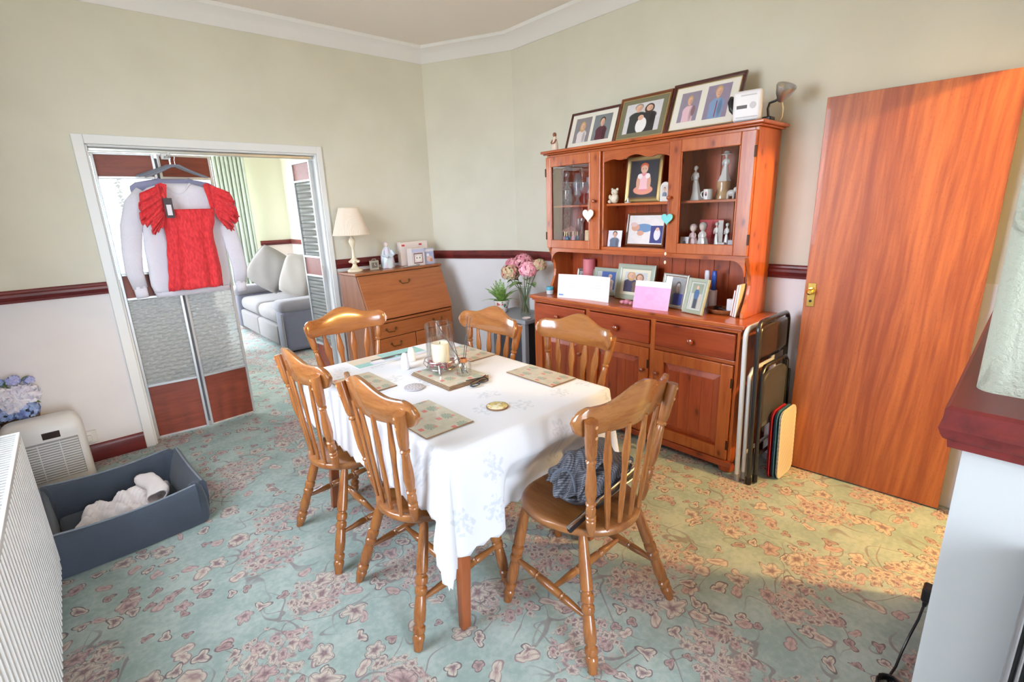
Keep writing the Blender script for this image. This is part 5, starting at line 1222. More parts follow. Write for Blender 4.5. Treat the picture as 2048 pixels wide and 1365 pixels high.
MB().lathe([(.019, .035), (.10, .031), (.15, .034), (.1505, .002)], seg=20).build('water', glassmat('vase_water', (.86, .92, .84, 1), .2), t)
BL = [((-.03, -.075, .385), .072, PINKP, 150, 'pink'), ((.02, .03, .440), .070, ROSE, 130, ''), ((-.05, .115, .350), .076, DUSK, 150, ''), ((-.01, .130, .415), .055, ROSE, 90, ''), ((.03, -.145, .420), .050, DUSK, 80, ''), ((-.03, .175, .330), .042, ROSE, 60, ''), ((.06, -.04, .40), .055, DUSK, 90, '')]
for k, (c, r, m_, n, _) in enumerate(BL):
    bloom(t, c, r, m_, n, 20+k); MB().tube([(c[0]*-.2, c[1]*-.2, .03), (c[0]*.25, c[1]*.25, .2), (c[0]*.8, c[1]*.8, c[2]-.05), c], .0035, 6).build('stem', GRS, t)
for k, (p, d, L, w, dr_) in enumerate((((0, -.05, .26), (-.4, -1, .35), .13, .038, .05), ((0, .03, .25), (-.6, 1, .3), .14, .04, .06), ((-.03, 0, .27), (-1, .2, .2), .13, .038, .06), ((0, -.02, .29), (-.7, -.7, .5), .12, .036, .04), ((0, .08, .28), (-.2, 1, .2), .12, .034, .05))): bigleaf(t, p, d, L, w, dr_, LEAF)
t = thing('potted_fern', 'bright green feathery fern in a floral pot on the grey side table', 'potted plant', (2.700, 3.185, ST))
def m_pot():
    m = Mat('floral_pot_glaze'); p = m.coord(); n = m.noise(p, 34, 2); n2 = m.noise(m.vadd(p, (2, 5, 1)), 30, 2)
    c = m.mix(n.step(.60, .64), C(232, 226, 220), C(208, 96, 112)); c = m.mix(n2.step(.62, .66), c, C(92, 132, 92)); m.set(col=c, rough=.2, coat=.5); return m.mat
MB().lathe([(0, .046), (.004, .050), (.05, .056), (.09, .066), (.098, .069), (.104, .067), (.096, .060), (.085, .058), (.084, .002)], seg=28).build('pot', m_pot(), t)
MB().lathe([(.083, .004), (.088, .057), (.09, .03), (.092, .003)], seg=20).build('soil', plain('soil_brown', C(70, 52, 40), .95), t)
rn = random.Random(3)
for k in range(26):
    a = 2*PI*k/26*2.4+rn.random()*.4; L = .13+.09*rn.random(); el = .4+rn.random()*.95
    pts = []; N = 9
    for i in range(N): s = i/(N-1); pts.append(Vector((math.cos(a)*L*s*math.cos(el)*1.15, math.sin(a)*L*s*math.cos(el)*1.15, .085+L*(s*math.sin(el)*1.15-.55*s*s*math.cos(el)))))
    mb = MB(); mb.tube(pts, [.0016]*N, 4)
    for i in range(2, N):
        d = (pts[i]-pts[i-1]).normalized(); sd = d.cross(Vector((0, 0, 1)))
        sd = sd.normalized() if sd.length > .05 else Vector((1, 0, 0)); w = .030*math.sin(PI*min(.98, .12+i/N*.9))
        for sg in (-1, 1):
            for q in (0, .5): o_ = pts[i-1].lerp(pts[i], q); mb.add([o_, o_+sd*sg*w*.5+d*.010, o_+sd*sg*w+d*.012, o_+sd*sg*w*.5-d*.002], [(0, 1, 2, 3)])
    mb.build('frond', FERN, t, smooth=False)
t = thing('soap_dish', 'white dish at the edge of the grey side table', 'dish', (2.640, 2.815, ST)); MB().lathe([(0, .026), (.003, .030), (.010, .036), (.012, .034), (.005, .026), (.004, .002)], seg=20).build('dish_body', plain('pinkish_ceramic', C(226, 210, 206), .35), t)

# ------------------------------------------------------------------ folded chairs and trays beside the dresser
BLKE = plain('black_enamel', C(34, 34, 38), .22, coat=.6); WHE = plain('white_enamel_tube', C(220, 222, 226), .3); TIP = plain('grey_rubber', C(150, 150, 155), .7)
def folding_chair(lab, loc, mat, lean, h, w=.40, pad=True):
    """folded flat: local x across, z up, panels in the x-z plane facing -y"""
    t = thing('folding_chair', lab, 'folding chair', loc, group='folded chairs beside the dresser')
    R = Matrix.Rotation(-lean, 3, 'X'); q = lambda x, y, z: R@Vector((x, y, z))
    n = 8; r = .05
    path = [q(-w/2, 0, .0)]+[q(-w/2, 0, h-r)]+[q(-w/2+r-r*math.cos(PI/2*k/n), 0, h-r+r*math.sin(PI/2*k/n)) for k in range(1, n+1)]+[q(w/2-r+r*math.sin(PI/2*k/n), 0, h-r+r*math.cos(PI/2*k/n)) for k in range(1, n+1)]+[q(w/2, 0, 0)]
    MB().tube(path, .0125, 10).build('back_frame_tube', mat, t)
    path = [q(-w/2+.028, -.022, .03), q(-w/2+.028, -.022, h*.70), q(-w/2+.06, -.022, h*.735), q(w/2-.06, -.022, h*.735), q(w/2-.028, -.022, h*.70), q(w/2-.028, -.022, .03)]
    MB().tube(path, .011, 10).build('front_frame_tube', mat, t)
    for x in (-w/2, w/2): MB().tube([q(x, 0, -.002), q(x, 0, .04)], .0155, 10).build('rubber_foot', TIP if mat is WHE else BLKP, t)
    for x in (-w/2+.028, w/2-.028): MB().tube([q(x, -.022, .010), q(x, -.022, .05)], .014, 10).build('rubber_foot', TIP if mat is WHE else BLKP, t)
    MB().tube([q(-w/2+.03, -.022, .16), q(w/2-.03, -.022, .16)], .008, 8).build('crossbar', mat, t)
    if pad:
        def panel(x0, x1, z0, z1, y, crown, bow):
            def f(u, v): x = x0+(x1-x0)*u; k = (1-abs(2*u-1)**4); z = z0+(z1-z0)*v+(crown*k if v > .5 else 0); return q(x, y-bow*math.sin(PI*u), z)
            return f
        MB().grid(panel(-w/2+.008, w/2-.008, h-.20, h-.035, -.004, .018, .012), 16, 6).build('backrest', mat, t, thick=.008, ang=180)
        MB().grid(panel(-w/2+.045, w/2-.045, h*.36, h*.66, -.020, .035, .006), 16, 8).build('seat', fabric('black_vinyl', C(44, 44, 48), .5, 200, .1), t, thick=.014, ang=180)
        MB().obox(q(w/2-.004, -.018, h*.52), .016, .035, h*.24, R).build('hinge_bracket', mat, t, bevel=.004)
    return t
folding_chair('white tubular folding chair folded flat against the dresser side', (2.715, 1.030, .002), WHE, .025, .86, .37, False)
folding_chair('black folding chair with black seat folded beside the dresser', (2.730, .970, .002), BLKE, .025, .90, .385)
def tray(lab, loc, col, z0, rim, name='serving_tray'):
    """thin rounded tray stood on its long edge, face towards -y"""
    t = thing(name, lab, 'tray', loc, group='trays stood against the black folding chair')
    w, h = .215, .40; R = Matrix.Rotation(-.03, 3, 'X'); c = .05
    def out(e): 
        pts = []
        for cx, cz, a0 in ((w/2-c, h-c, 0), (-w/2+c, h-c, 90), (-w/2+c, c, 180), (w/2-c, c, 270)):
            for k in range(7): aa = math.radians(a0+15*k); pts.append((cx+(c-e)*math.cos(aa), cz+(c-e)*math.sin(aa)))
        return pts
    q = lambda x, y, z: R@Vector((x, y, z))
    rs = [[q(x, y, z+.002) for x, z in out(e)] for e, y in ((.0, -.010), (.003, -.012), (.016, .000), (.018, .002), (.018, .006), (.014, .006), (.0, -.004))]
    MB().rings(rs).build('tray_body', col, t, ang=40)
    sl = [q(.040*math.cos(2*PI*k/20), -.0005, .050+.014*math.sin(2*PI*k/20)) for k in range(20)]; s2 = [p+R@Vector((0, -.006, 0)) for p in sl]; s3 = [q(.046*math.cos(2*PI*k/20), -.0065, .050+.020*math.sin(2*PI*k/20)) for k in range(20)]
    MB().rings([sl, s2, s3], cap=False).build('handle_rim', col, t)
    MB().add([p+R@Vector((0, .0002, 0)) for p in sl], [tuple(range(20))]).build('handle_dark_disc', plain('slot_shadow', C(96, 100, 84), .9), t)  # solid disc, the dark of a handle hole put into its colour
    return t
def m_stripe():
    m = Mat('cream_ribbed_tray'); x, y, z = m.sep(m.coord()); f = ((x*.8+z*.6)*420).sin().step(-.2, .4)
    m.set(col=m.mix(f, C(222, 208, 186), C(240, 234, 222)), rough=.4); m.bump(f, .3, .003); return m.mat
tray('dark red serving tray closest to the black folding chair', (2.755, .922, 0), plain('red_tray', C(168, 40, 58), .35), 0, None)
tray('blue serving tray between the red and cream trays', (2.765, .902, 0), plain('blue_tray', C(60, 110, 140), .35), 0, None)
tt = tray('cream ribbed serving tray in front of the other trays', (2.775, .882, 0), m_stripe(), 0, None)
# ------------------------------------------------------------------ folding glazed doors
ALU = plain('silver_aluminium', C(206, 208, 210), .35, metal=.5); PANB = wood('bifold_brown_laminate', C(168, 82, 58), C(138, 62, 44), 'x', 40, .45, stretch=18, vary=.02)
def m_weave():
    m = Mat('patterned_glass'); x, y, z = m.sep(m.coord())
    row = (z/.030).floor(); u = (x/.052+row*.5).fract(); v = (z/.030).fract()
    h = (u*PI).sin()*(v*PI).sin()
    t = m.t; t.nodes.remove(m.p)
    bp = m.node('ShaderNodeBump'); t.links.new(h.k, bp.inputs['Height']); bp.inputs['Strength'].default_value = 1.0; bp.inputs['Distance'].default_value = .012
    rf = m.node('ShaderNodeBsdfRefraction'); rf.inputs['IOR'].default_value = 1.18; rf.inputs['Roughness'].default_value = .10; rf.inputs['Color'].default_value = (.97, .98, .98, 1); t.links.new(bp.outputs[0], rf.inputs['Normal'])
    gl = m.node('ShaderNodeBsdfGlossy'); gl.inputs['Roughness'].default_value = .12; t.links.new(bp.outputs[0], gl.inputs['Normal'])
    a = m.node('ShaderNodeMixShader'); a.inputs[0].default_value = .30; tl = m.node('ShaderNodeBsdfTranslucent'); tl.inputs[0].default_value = (.95, .96, .95, 1); t.links.new(bp.outputs[0], tl.inputs['Normal']); t.links.new(rf.outputs[0], a.inputs[1]); t.links.new(tl.outputs[0], a.inputs[2])
    lw = m.node('ShaderNodeLayerWeight'); lw.inputs[0].default_value = .3; t.links.new(bp.outputs[0], lw.inputs['Normal'])
    b = m.node('ShaderNodeMixShader'); t.links.new((S(t, lw.outputs['Fresnel'])*.35+.04).k, b.inputs[0]); t.links.new(a.outputs[0], b.inputs[1]); t.links.new(gl.outputs[0], b.inputs[2])
    df = m.node('ShaderNodeBsdfDiffuse'); df.inputs[0].default_value = (.85, .86, .83, 1); t.links.new(bp.outputs[0], df.inputs['Normal']); c = m.node('ShaderNodeMixShader'); c.inputs[0].default_value = .20; t.links.new(b.outputs[0], c.inputs[1]); t.links.new(df.outputs[0], c.inputs[2])
    t.links.new(c.outputs[0], m.out.inputs[0]); return m.mat
WEAVE = m_weave()
def bifold_leaf(root, p, q):
    """one leaf of the folding door between plan points p and q: metal stiles, laminate and glass panels"""
    p, q = Vector(p), Vector(q); e = (q-p).normalized(); W = (q-p).length; n = Vector((-e.y, e.x)); th = .013
    def bx(u0, u1, z0, z1, t0=-th, t1=th):
        v = [(p.x+e.x*u+n.x*d, p.y+e.y*u+n.y*d, z) for u in (u0, u1) for d in (t0, t1) for z in (z0, z1)]
        return MB().add(v, [(0, 1, 3, 2), (4, 6, 7, 5), (0, 4, 5, 1), (2, 3, 7, 6), (0, 2, 6, 4), (1, 5, 7, 3)])
    g = .016; Z0, Z1 = .012, 1.925
    fr = bx(0, g, Z0, Z1)
    for a in ((W-g, W, Z0, Z1), (g, W-g, Z0, Z0+.012), (g, W-g, Z1-.012, Z1)): k = bx(*a); fr.add(k.v, k.f)
    zs = [.400, 1.010, 1.170, 1.778]
    for z in zs: k = bx(g, W-g, z-.008, z+.008); fr.add(k.v, k.f)
    lf = fr.build('door_leaf', ALU, root, bevel=.002, world=True)
    for z0, z1, mt, nm in ((Z0+.012, zs[0]-.008, PANB, 'laminate_panel'), (zs[0]+.008, zs[1]-.008, WEAVE, 'glass_pane'), (zs[1]+.008, zs[2]-.008, PANB, 'laminate_panel'), (zs[2]+.008, zs[3]-.008, WEAVE, 'glass_pane'), (zs[3]+.008, Z1-.012, PANB, 'laminate_panel')):
        bx(g, W-g, z0, z1, -.003, .003).build(nm, mt, lf, smooth=False, world=True)
    return lf
t = thing('folding_door', 'glazed folding door drawn across behind the hanging clothes', 'folding door', (DL+.33, YA+.07, 0))
l1 = bifold_leaf(t, (DL+.018, YA+.085), (DL+.340, YA+.060)); l2 = bifold_leaf(t, (DL+.352, YA+.060), (DL+.668, YA+.095))
mb = MB()
mb.box(DL+.339, DL+.353, YA+.058, YA+.066, .05, 1.90); mb.build('hinge_strip', plain('dark_rubber_strip', C(90, 92, 96), .6), t, world=True)
t = thing('folding_door', 'glazed folding door folded back beside the bureau', 'folding door', (DR-.03, YA+.2, 0))
bifold_leaf(t, (DR-.030, YA+.070), (DR-.055, YA+.395)); bifold_leaf(t, (DR-.020, YA+.395), (DR-.016, YA+.075))
MB().box(DR-.052, DR-.036, YA+.052, YA+.066, .98, 1.10).build('handle', ALU, t, bevel=.004, world=True)
for o in bpy.data.objects:
    if o.name.startswith('folding_door') and o.parent is None: o['group'] = 'folding doors'
# ------------------------------------------------------------------ clothes on hangers
HANG = plain('grey_hanger_plastic', C(120, 126, 140), .35); HOOK = plain('hook_steel', C(190, 192, 196), .2, metal=1.0)
def hanger(lab, x, y, z, w, drop, rz=0, mat=HANG):
    t = thing('clothes_hanger', lab, 'hanger', (x, y, z), rz, group='clothes hangers')
    MB().tube([(0, 0, -.055), (0, 0, -.02), (.004, 0, -.008), (.0, 0, .006), (-.012, 0, .012), (-.022, 0, .004), (-.024, 0, -.008)], .0022, 8).build('hook', HOOK, t)
    MB().tube([(-w, 0, -.055-drop), (-w*.8, 0, -.055-drop*.82), (-w*.4, 0, -.055-drop*.38), (-.02, 0, -.055), (.02, 0, -.055), (w*.4, 0, -.055-drop*.38), (w*.8, 0, -.055-drop*.82), (w, 0, -.055-drop)], [.006, .009, .009, .010, .010, .009, .009, .006], 10, flat=.7).build('shoulder_bar', mat, t)
    return t
HKZ = 1.872
t = thing('over_door_hook', 'white plastic hook on the folding door track holding the hangers', 'hook', (.612, YA+.02, 1.90))
MB().box(-.022, .022, -.012, .028, -.01, .03).build('hook_body', WHITEP, t, bevel=.006); MB().tube([(0, -.012, .012), (0, -.05, .002), (0, -.11, -.004), (0, -.150, .004), (0, -.156, .018)], .006, 10).build('peg', WHITEP, t)
hanger('grey hanger carrying the red blouse', .628, 3.860, HKZ+.020, .170, .070); hanger('grey hanger carrying the pale grey sweatshirt', .620, 3.952, HKZ+.025, .185, .066, .04); hanger('grey hanger carrying the slate top at the back', .622, 3.996, HKZ+.029, .190, .062, -.03)
def garment(mb, rows, folds=0, amp=0.0, nseg=64, ph=0.0, y0=0.0, squash=1.0):
    """closed hanging tube: rows of (z, left, right, depth); vertical folds grow towards the hem"""
    rs = []
    for i, (z, xl, xr, d) in enumerate(rows):
        k = i/(len(rows)-1); cx, hw = (xl+xr)/2, (xr-xl)/2; r = []
        for j in range(nseg):
            a = 2*PI*j/nseg; c, s = math.cos(a), math.sin(a)
            x = cx+hw*math.copysign(abs(c)**.8, c); yy = d*math.copysign(abs(s)**.9, s)
            f = amp*(k**.7)*(math.sin(folds*a+ph)+.5*math.sin(folds*1.7*a+ph*2+k*2))*(abs(s)**.5)
            r.append((x+f*.25*c, y0+yy*squash+f*math.copysign(1, s), z+(.004*math.sin(folds*a) if i == len(rows)-1 else 0)))
        rs.append(r)
    return mb.rings(rs, cap=False)
def sleeve(mb, path, radii, flat=.42, nseg=20, wr=.10):
    path = [Vector(p) for p in path]; rs = []
    for i, p in enumerate(path):
        d = (path[min(i+1, len(path)-1)]-path[max(i-1, 0)]).normalized(); e1 = Vector((d.z, 0, -d.x)).normalized(); e2 = Vector((0, 1, 0))
        rs.append([p+e1*math.cos(2*PI*j/nseg)*radii[i]*(1+wr*.4*math.sin(3*j/nseg*2*PI+i))+e2*math.sin(2*PI*j/nseg)*radii[i]*flat*(1+wr*math.sin(i*2.1+5*j/nseg*2*PI)) for j in range(nseg)])
    return mb.rings(rs, cap=False)
def lerp_rows(keys, n=26):
    out = []
    for i in range(n):
        z = keys[0][0]+(keys[-1][0]-keys[0][0])*i/(n-1)
        for a, b in zip(keys, keys[1:]):
            if a[0] >= z-1e-9 >= b[0]-1e-6 or b is keys[-1]:
                if z >= b[0]-1e-6:
                    k = (a[0]-z)/(a[0]-b[0]) if a[0] != b[0] else 0; k = k*k*(3-2*k)
                    out.append((z,)+tuple(a[q]+(b[q]-a[q])*k for q in (1, 2, 3))); break
    return out
def m_red():
    m = Mat('red_crinkle_cotton'); p = m.coord(); x, y, z = m.sep(p); n = m.noise(m.vmul(p, (1, 1, .35)), 90, 3); sm = ((z*640).sin()*.5+.5)*(z.gt(1.36))*(z.lt(1.58))
    m.set(col=m.mix(n.step(.3, .7), C(196, 34, 44), C(228, 56, 62)), rough=.8, sheen=.2); m.bump(n*.7+sm*.8, .5, .006); return m.mat
RED = m_red()
t = thing('red_blouse', 'bright red blouse with ruffled cap sleeves hanging in front', 'blouse', (0, 0, 0)); t.location = (.65, 3.860, 1.06)
mb = MB(); y0 = 3.860
garment(mb, lerp_rows([(1.572, .505, .802, .020), (1.50, .500, .790, .024), (1.42, .502, .768, .024), (1.385, .500, .766, .026), (1.28, .486, .772, .028), (1.18, .474, .776, .030), (1.062, .456, .770, .032)]), 8, .011, 72, .6, y0)
mb.build('bodice_and_peplum', RED, t, thick=.002, ang=180, world=True)
for s, (x0, x1, xo, xi) in ((-1, (.530, .505, .395, .560)), (1, (.785, .805, .915, .750))):
    mb = MB()                                            # shoulder strap
    mb.grid(lambda u, v: (x0+(x1-x0)*v+s*(.028*(u-.5)*2), y0-.016+.030*u*(1-v)+.004*math.sin(9*v), 1.722-.150*v+.012*(1-v)*(1-abs(2*u-1))), 8, 10); mb.build('shoulder_strap', RED, t, thick=.002, ang=180, world=True)
    for L, (zt, zb, out, inn) in enumerate(((1.722, 1.585, .120, .010), (1.655, 1.500, .128, .020), (1.560, 1.430, .085, .030))):
        def ruf(u, v, s=s, zt=zt, zb=zb, out=out, L=L):
            # u runs along the armhole seam, v outwards to the ruffled edge
            sx = (x0+(x1-x0)*u*.6)+s*.008; sz = zt+(1.44+.02*L-zt)*u*.62
            ex = sx+s*(out*math.sin(PI*(.32+.60*u))*1.05); ez = sz-.050-.055*math.sin(PI*u)*(1 if L else .7)
            w = .016*v*math.sin(26*u+L*2)+.009*v*math.sin(47*u)
            return (sx+(ex-sx)*v, y0-.018-.016*L*.4-.024*math.sin(PI*v*.6)+w, sz+(ez-sz)*v+.010*v*math.sin(33*u+L))
        MB().grid(ruf, 40, 10).build('sleeve_ruffle', RED, t, thick=.002, ang=180, world=True)
tg = MB().box(.520, .566, y0-.046, y0-.043, 1.520, 1.640).build('price_tag', plain('tag_black', C(58, 48, 54), .5), t, world=True); MB().box(.530, .556, y0-.0472, y0-.0462, 1.536, 1.600).build('tag_label', plain('tag_white', C(216, 210, 216), .5), tg, world=True)
MB().tube([(.540, y0-.044, 1.638), (.532, y0-.034, 1.68), (.530, y0-.02, 1.71)], .0012, 5).build('tag_string', plain('tag_black', C(58, 48, 54), .5), tg, world=True)
SWE = fabric('pale_grey_fleece', C(224, 223, 234), .95, 160, .3, .04)
t = thing('grey_sweatshirt', 'pale grey long-sleeved sweatshirt hanging behind the red blouse', 'sweatshirt', (.62, 3.948, 1.04)); y1 = 3.949
mb = MB(); garment(mb, lerp_rows([(1.735, .548, .700, .012), (1.715, .470, .782, .018), (1.67, .425, .826, .024), (1.55, .405, .836, .026), (1.30, .385, .842, .028), (1.10, .378, .842, .028), (1.045, .392, .826, .026)]), 4, .006, 64, .2, y1); mb.build('body', SWE, t, thick=.003, ang=180, world=True)
mb = MB(); garment(mb, [(1.052, .386, .832, .030), (1.048, .392, .828, .031), (1.018, .398, .822, .029)], 0, 0, 64, 0, y1); mb.build('hem_band', SWE, t, thick=.003, ang=180, world=True)
for s, pts in ((-1, [(.455, y1, 1.675), (.395, y1, 1.60), (.345, y1, 1.47), (.318, y1, 1.32), (.306, y1, 1.20), (.318, y1, 1.09)]), (1, [(.795, y1, 1.675), (.845, y1, 1.58), (.880, y1, 1.44), (.902, y1, 1.28), (.912, y1, 1.16), (.898, y1, 1.06)])):
    mb = MB(); sleeve(mb, pts, [.055, .062, .056, .050, .046, .038]); mb.build('sleeve', SWE, t, thick=.003, ang=180, world=True)
    e = Vector(pts[-1]); mb = MB(); sleeve(mb, [e+Vector((0, 0, .012)), e+Vector((.002, 0, -.03)), e+Vector((.004, 0, -.062))], [.034, .033, .031], .5, wr=.03); mb.build('cuff', SWE, t, thick=.003, ang=180, world=True)
MB().tube([(.552+.148*k/14, y1-.016-.008*math.sin(PI*k/14), 1.735-.065*math.sin(PI*k/14)) for k in range(15)], .006, 8).build('neck_band', SWE, t, world=True)
MB().box(.608, .626, y1-.0335, y1-.0325, 1.635, 1.65).build('neck_label', plain('tag_white', C(216, 210, 216), .5), t, world=True)
SLA = fabric('slate_blue_jersey', C(150, 152, 184), .9, 160, .3, .05)
t = thing('slate_top', 'slate blue top showing its shoulders behind the sweatshirt', 'top', (.62, 3.996, 1.2)); y2 = 4.006
mb = MB(); garment(mb, lerp_rows([(1.765, .530, .716, .012), (1.748, .420, .822, .014), (1.715, .385, .862, .014), (1.60, .40, .845, .012), (1.20, .42, .82, .012)]), 3, .002, 56, .5, y2); mb.build('body', SLA, t, thick=.003, ang=180, world=True)
MB().tube([(.535+.18*k/12, y2-.010, 1.768-.03*math.sin(PI*k/12)) for k in range(13)], .006, 8).build('neck_band', SLA, t, world=True)

# ------------------------------------------------------------------ lounge furniture
GRYF = fabric('grey_upholstery', C(98, 98, 110), .9, 240, .3, .08); BEIF = fabric('beige_upholstery', C(124, 119, 117), .9, 240, .3, .05); CUSF = fabric('silver_cushion_fabric', C(126, 120, 114), .75, 120, .3, .05)
def soft(name, mat, par, x0, x1, y0, y1, z0, z1, r=.06, seg=4, puff=0):
    mb = MB(); mb.box(x0, x1, y0, y1, z0, z1); o = mb.build(name, mat, par, bevel=r, seg=seg, smooth=True, world=True); return o
def make_sofa():
    t = thing('sofa', 'grey and beige two-tone sofa in the lounge', 'sofa', (2.2, 6.6, 0))
    X0, X1, Y0, Y1 = 1.66, 2.80, 5.66, 7.75
    soft('base', BEIF, t, X0+.05, X1-.05, Y0+.10, Y1-.10, .04, .30, .03)
    for k in range(2):
        a = Y0+.27+k*(Y1-Y0-.54)/2; b = a+(Y1-Y0-.54)/2-.008
        soft('seat_cushion', BEIF, t, X0, X1-.34, a, b, .30, .475, .07)
        bc = soft('back_cushion', GRYF, t, X1-.42, X1-.12, a, b, .46, .98, .11)
        soft('lumbar_roll', BEIF, bc, X1-.47, X1-.22, a+.02, b-.02, .47, .70, .09)
        soft('footrest_panel', BEIF, t, X0-.015, X0+.05, a, b, .06, .30, .025)
    soft('back', GRYF, t, X1-.20, X1, Y0+.05, Y1-.05, .10, .93, .07)
    for y in (Y0, Y1-.26):
        soft('armrest', GRYF, t, X0-.02, X1-.10, y, y+.26, .03, .50, .05); soft('arm_pad', fabric('taupe_upholstery', C(120, 116, 120), .9, 240, .3, .06), t, X0-.04, X1-.30, y-.012, y+.272, .47, .605, .06)
    MB().tube([(X0-.022, Y0+.008, .05), (X0-.024, Y0+.008, .47)], .010, 8).build('arm_piping', BEIF, t, world=True)
    return t
sofa = make_sofa()
def cushion(name, lab, c, w, h, th, M, mat, group=None):
    t = thing(name, lab, 'cushion', c, group=group)
    def f(u, v, s):
        a, b = 2*u-1, 2*v-1; k = ((1-a**4)*(1-b**4))**.55; px = w/2*a*(1-.07*(1-a*a)*0-.10*(b*b)*(a*a)); pz = h/2*b*(1-.10*(a*a)*(b*b))
        return M@Vector((px, s*th/2*k+.004*math.sin(7*a+5*b)*k, pz))
    mb = MB(); mb.grid(lambda u, v: f(u, v, 1), 18, 18); mb.grid(lambda u, v: f(u, v, -1), 18, 18)
    mb.build('cover', mat, t, ang=180)
    pp = [M@Vector((w/2*a*(1-.10*b*b*a*a), 0, h/2*b*(1-.10*a*a*b*b))) for a, b in [(-1+2*k/10, -1) for k in range(10)]+[(1, -1+2*k/10) for k in range(10)]+[(1-2*k/10, 1) for k in range(10)]+[(-1, 1-2*k/10) for k in range(11)]]
    MB().tube(pp, .006, 6).build('piping', mat, t); return t
M1 = Matrix.Rotation(-.60, 3, 'Z') @ Matrix.Rotation(-.25, 3, 'X') @ Matrix.Rotation(.62, 3, 'Y')
cushion('throw_cushion', 'silver scatter cushion standing on one corner at the far end of the sofa', (1.93, 6.85, .860), .50, .50, .17, M1, CUSF, 'scatter cushions on the sofa')
M2 = Matrix.Rotation(-1.0, 3, 'Z') @ Matrix.Rotation(-.28, 3, 'X') @ Matrix.Rotation(.25, 3, 'Y')
cushion('throw_cushion', 'cream scatter cushion leaning by the near arm of the sofa', (2.06, 6.25, .805), .46, .50, .16, M2, fabric('cream_cushion_fabric', C(140, 133, 124), .8, 140, .3, .04), 'scatter cushions on the sofa')
FUR = fabric('fleecy_throw', C(166, 156, 152), 1.0, 70, .9, .08)
t = thing('fleece_throw', 'fluffy taupe throw laid over the sofa back cushion', 'throw', (2.50, 6.42, .95))
def thr(u, v):
    y = 6.20+.42*u; s = v*1.0
    if s < .55: k = s/.55; x = 2.290-.01*math.sin(PI*k)+.055*k; z = .56+.45*k
    else: k = (s-.55)/.45; a = PI*k; x = 2.515-.17*math.cos(a); z = 1.012+.035*math.sin(a)-.03*k
    n = .010*math.sin(40*u+13*v)+.008*math.sin(23*v-17*u); return (x+n, y+.012*math.sin(9*v), z+n)
MB().grid(thr, 30, 34).build('fleece', FUR, t, thick=.022, ang=180, world=True)
arm = thing('armchair', 'dark grey armchair seen through the patterned glass of the folding door', 'armchair', (.78, 6.05, 0))
DGF = fabric('charcoal_upholstery', C(96, 96, 104), .9, 240, .3, .1)
soft('base', DGF, arm, .28, 1.05, 5.60, 6.35, .05, .30, .04); soft('seat_cushion', DGF, arm, .42, .90, 5.75, 6.37, .30, .47, .06); soft('back', DGF, arm, .30, 1.03, 5.48, 5.74, .15, .98, .09)
for x in (.24, .91): soft('armrest', DGF, arm, x, x+.19, 5.55, 6.36, .10, .60, .06)
for x in (.30, .98):
    for y in (5.62, 6.28): MB().lathe([(0, .018), (.055, .024)], c=(x, y, 0), seg=12).build('foot', BLKP, arm, world=True)
for x in (1.75, 2.68):
    for y in (5.80, 7.60): MB().lathe([(0, .022), (.05, .028)], c=(x, y, 0), seg=12).build('foot', BLKP, sofa, world=True)
CURT = fabric('pale_green_curtain_fabric', C(198, 208, 194), .9, 120, .2, .05)
def curtain(lab, x0, x1, n):
    t = thing('curtain', lab, 'curtain', ((x0+x1)/2, LY-.22, .04), group='lounge curtains')
    def f(u, v):
        a = 2*PI*n*u; am = .034*(1-.25*math.sin(PI*v)); return (x0+(x1-x0)*u+.010*math.sin(a*1.0+.7), LY-.26+am*math.sin(a)+.012*math.sin(a*.5+3*v), 2.50-2.46*v)
    MB().grid(f, n*14, 10).build('drape', CURT, t, thick=.003, ang=180, world=True)
    MB().box(x0-.01, x1+.01, LY-.30, LY-.22, 2.500, 2.545).build('heading', CURT, t, bevel=.01, world=True)
    return t
curtain('pale green pleated curtain beside the bright lounge window', 1.80, 2.235, 8)
curtain('pale green curtain at the far end of the lounge window', -.30, .02, 6)
t = thing('curtain_pole', 'white curtain pole over the lounge window', 'curtain pole', (1.1, LY-.26, 2.56))
MB().tube([(-.42, LY-.26, 2.562), (2.45, LY-.26, 2.562)], .014, 12).build('pole', WHITEP, t, world=True)
for x in (-.30, 2.38): MB().tube([(x, LY-.26, 2.562), (x, LY, 2.58)], .010, 8).build('bracket', WHITEP, t, world=True)
for x in (-.43, 2.46): MB().ball((x, LY-.26, 2.562), .026).build('finial', WHITEP, t, world=True)
# ------------------------------------------------------------------ radiator
RAD = plain('radiator_enamel', C(226, 226, 224), .35)
RY0, RY1, RZ0, RZ1, RXF, RXB = .70, 2.660, .100, .716, -.270, -.405
t = thing('radiator', 'white ridged double radiator under the window', 'radiator', (-.34, 1.7, 0))
def ridged(x, s, nm):
    pts = []; pitch = .0400; y = RY0+.012
    while y < RY1-.012:
        for d, o in ((0, 0), (.008, 0), (.016, .009), (.031, .009)):
            if y+d < RY1-.012: pts.append((x-s*(.009-o), y+d))
        y += pitch
    pts.append((x-s*.009, RY1-.012))
    mb = MB(); n = len(pts)
    v = [(px, py, z) for z in (RZ0, RZ1-.022) for px, py in pts]+[(x-s*.016, py, z) for z in (RZ0, RZ1-.022) for px, py in pts]
    f = [(i, i+1, n+i+1, n+i) for i in range(n-1)]+[(2*n+i, 3*n+i, 3*n+i+1, 2*n+i+1) for i in range(n-1)]+[(i, 2*n+i, 2*n+i+1, i+1) for i in range(n-1)]+[(n+i, n+i+1, 3*n+i+1, 3*n+i) for i in range(n-1)]+[(0, n, 3*n, 2*n), (n-1, 3*n-1, 4*n-1, 2*n-1)]
    mb.add(v, f); return mb.build(nm, RAD, t, smooth=False, world=True)
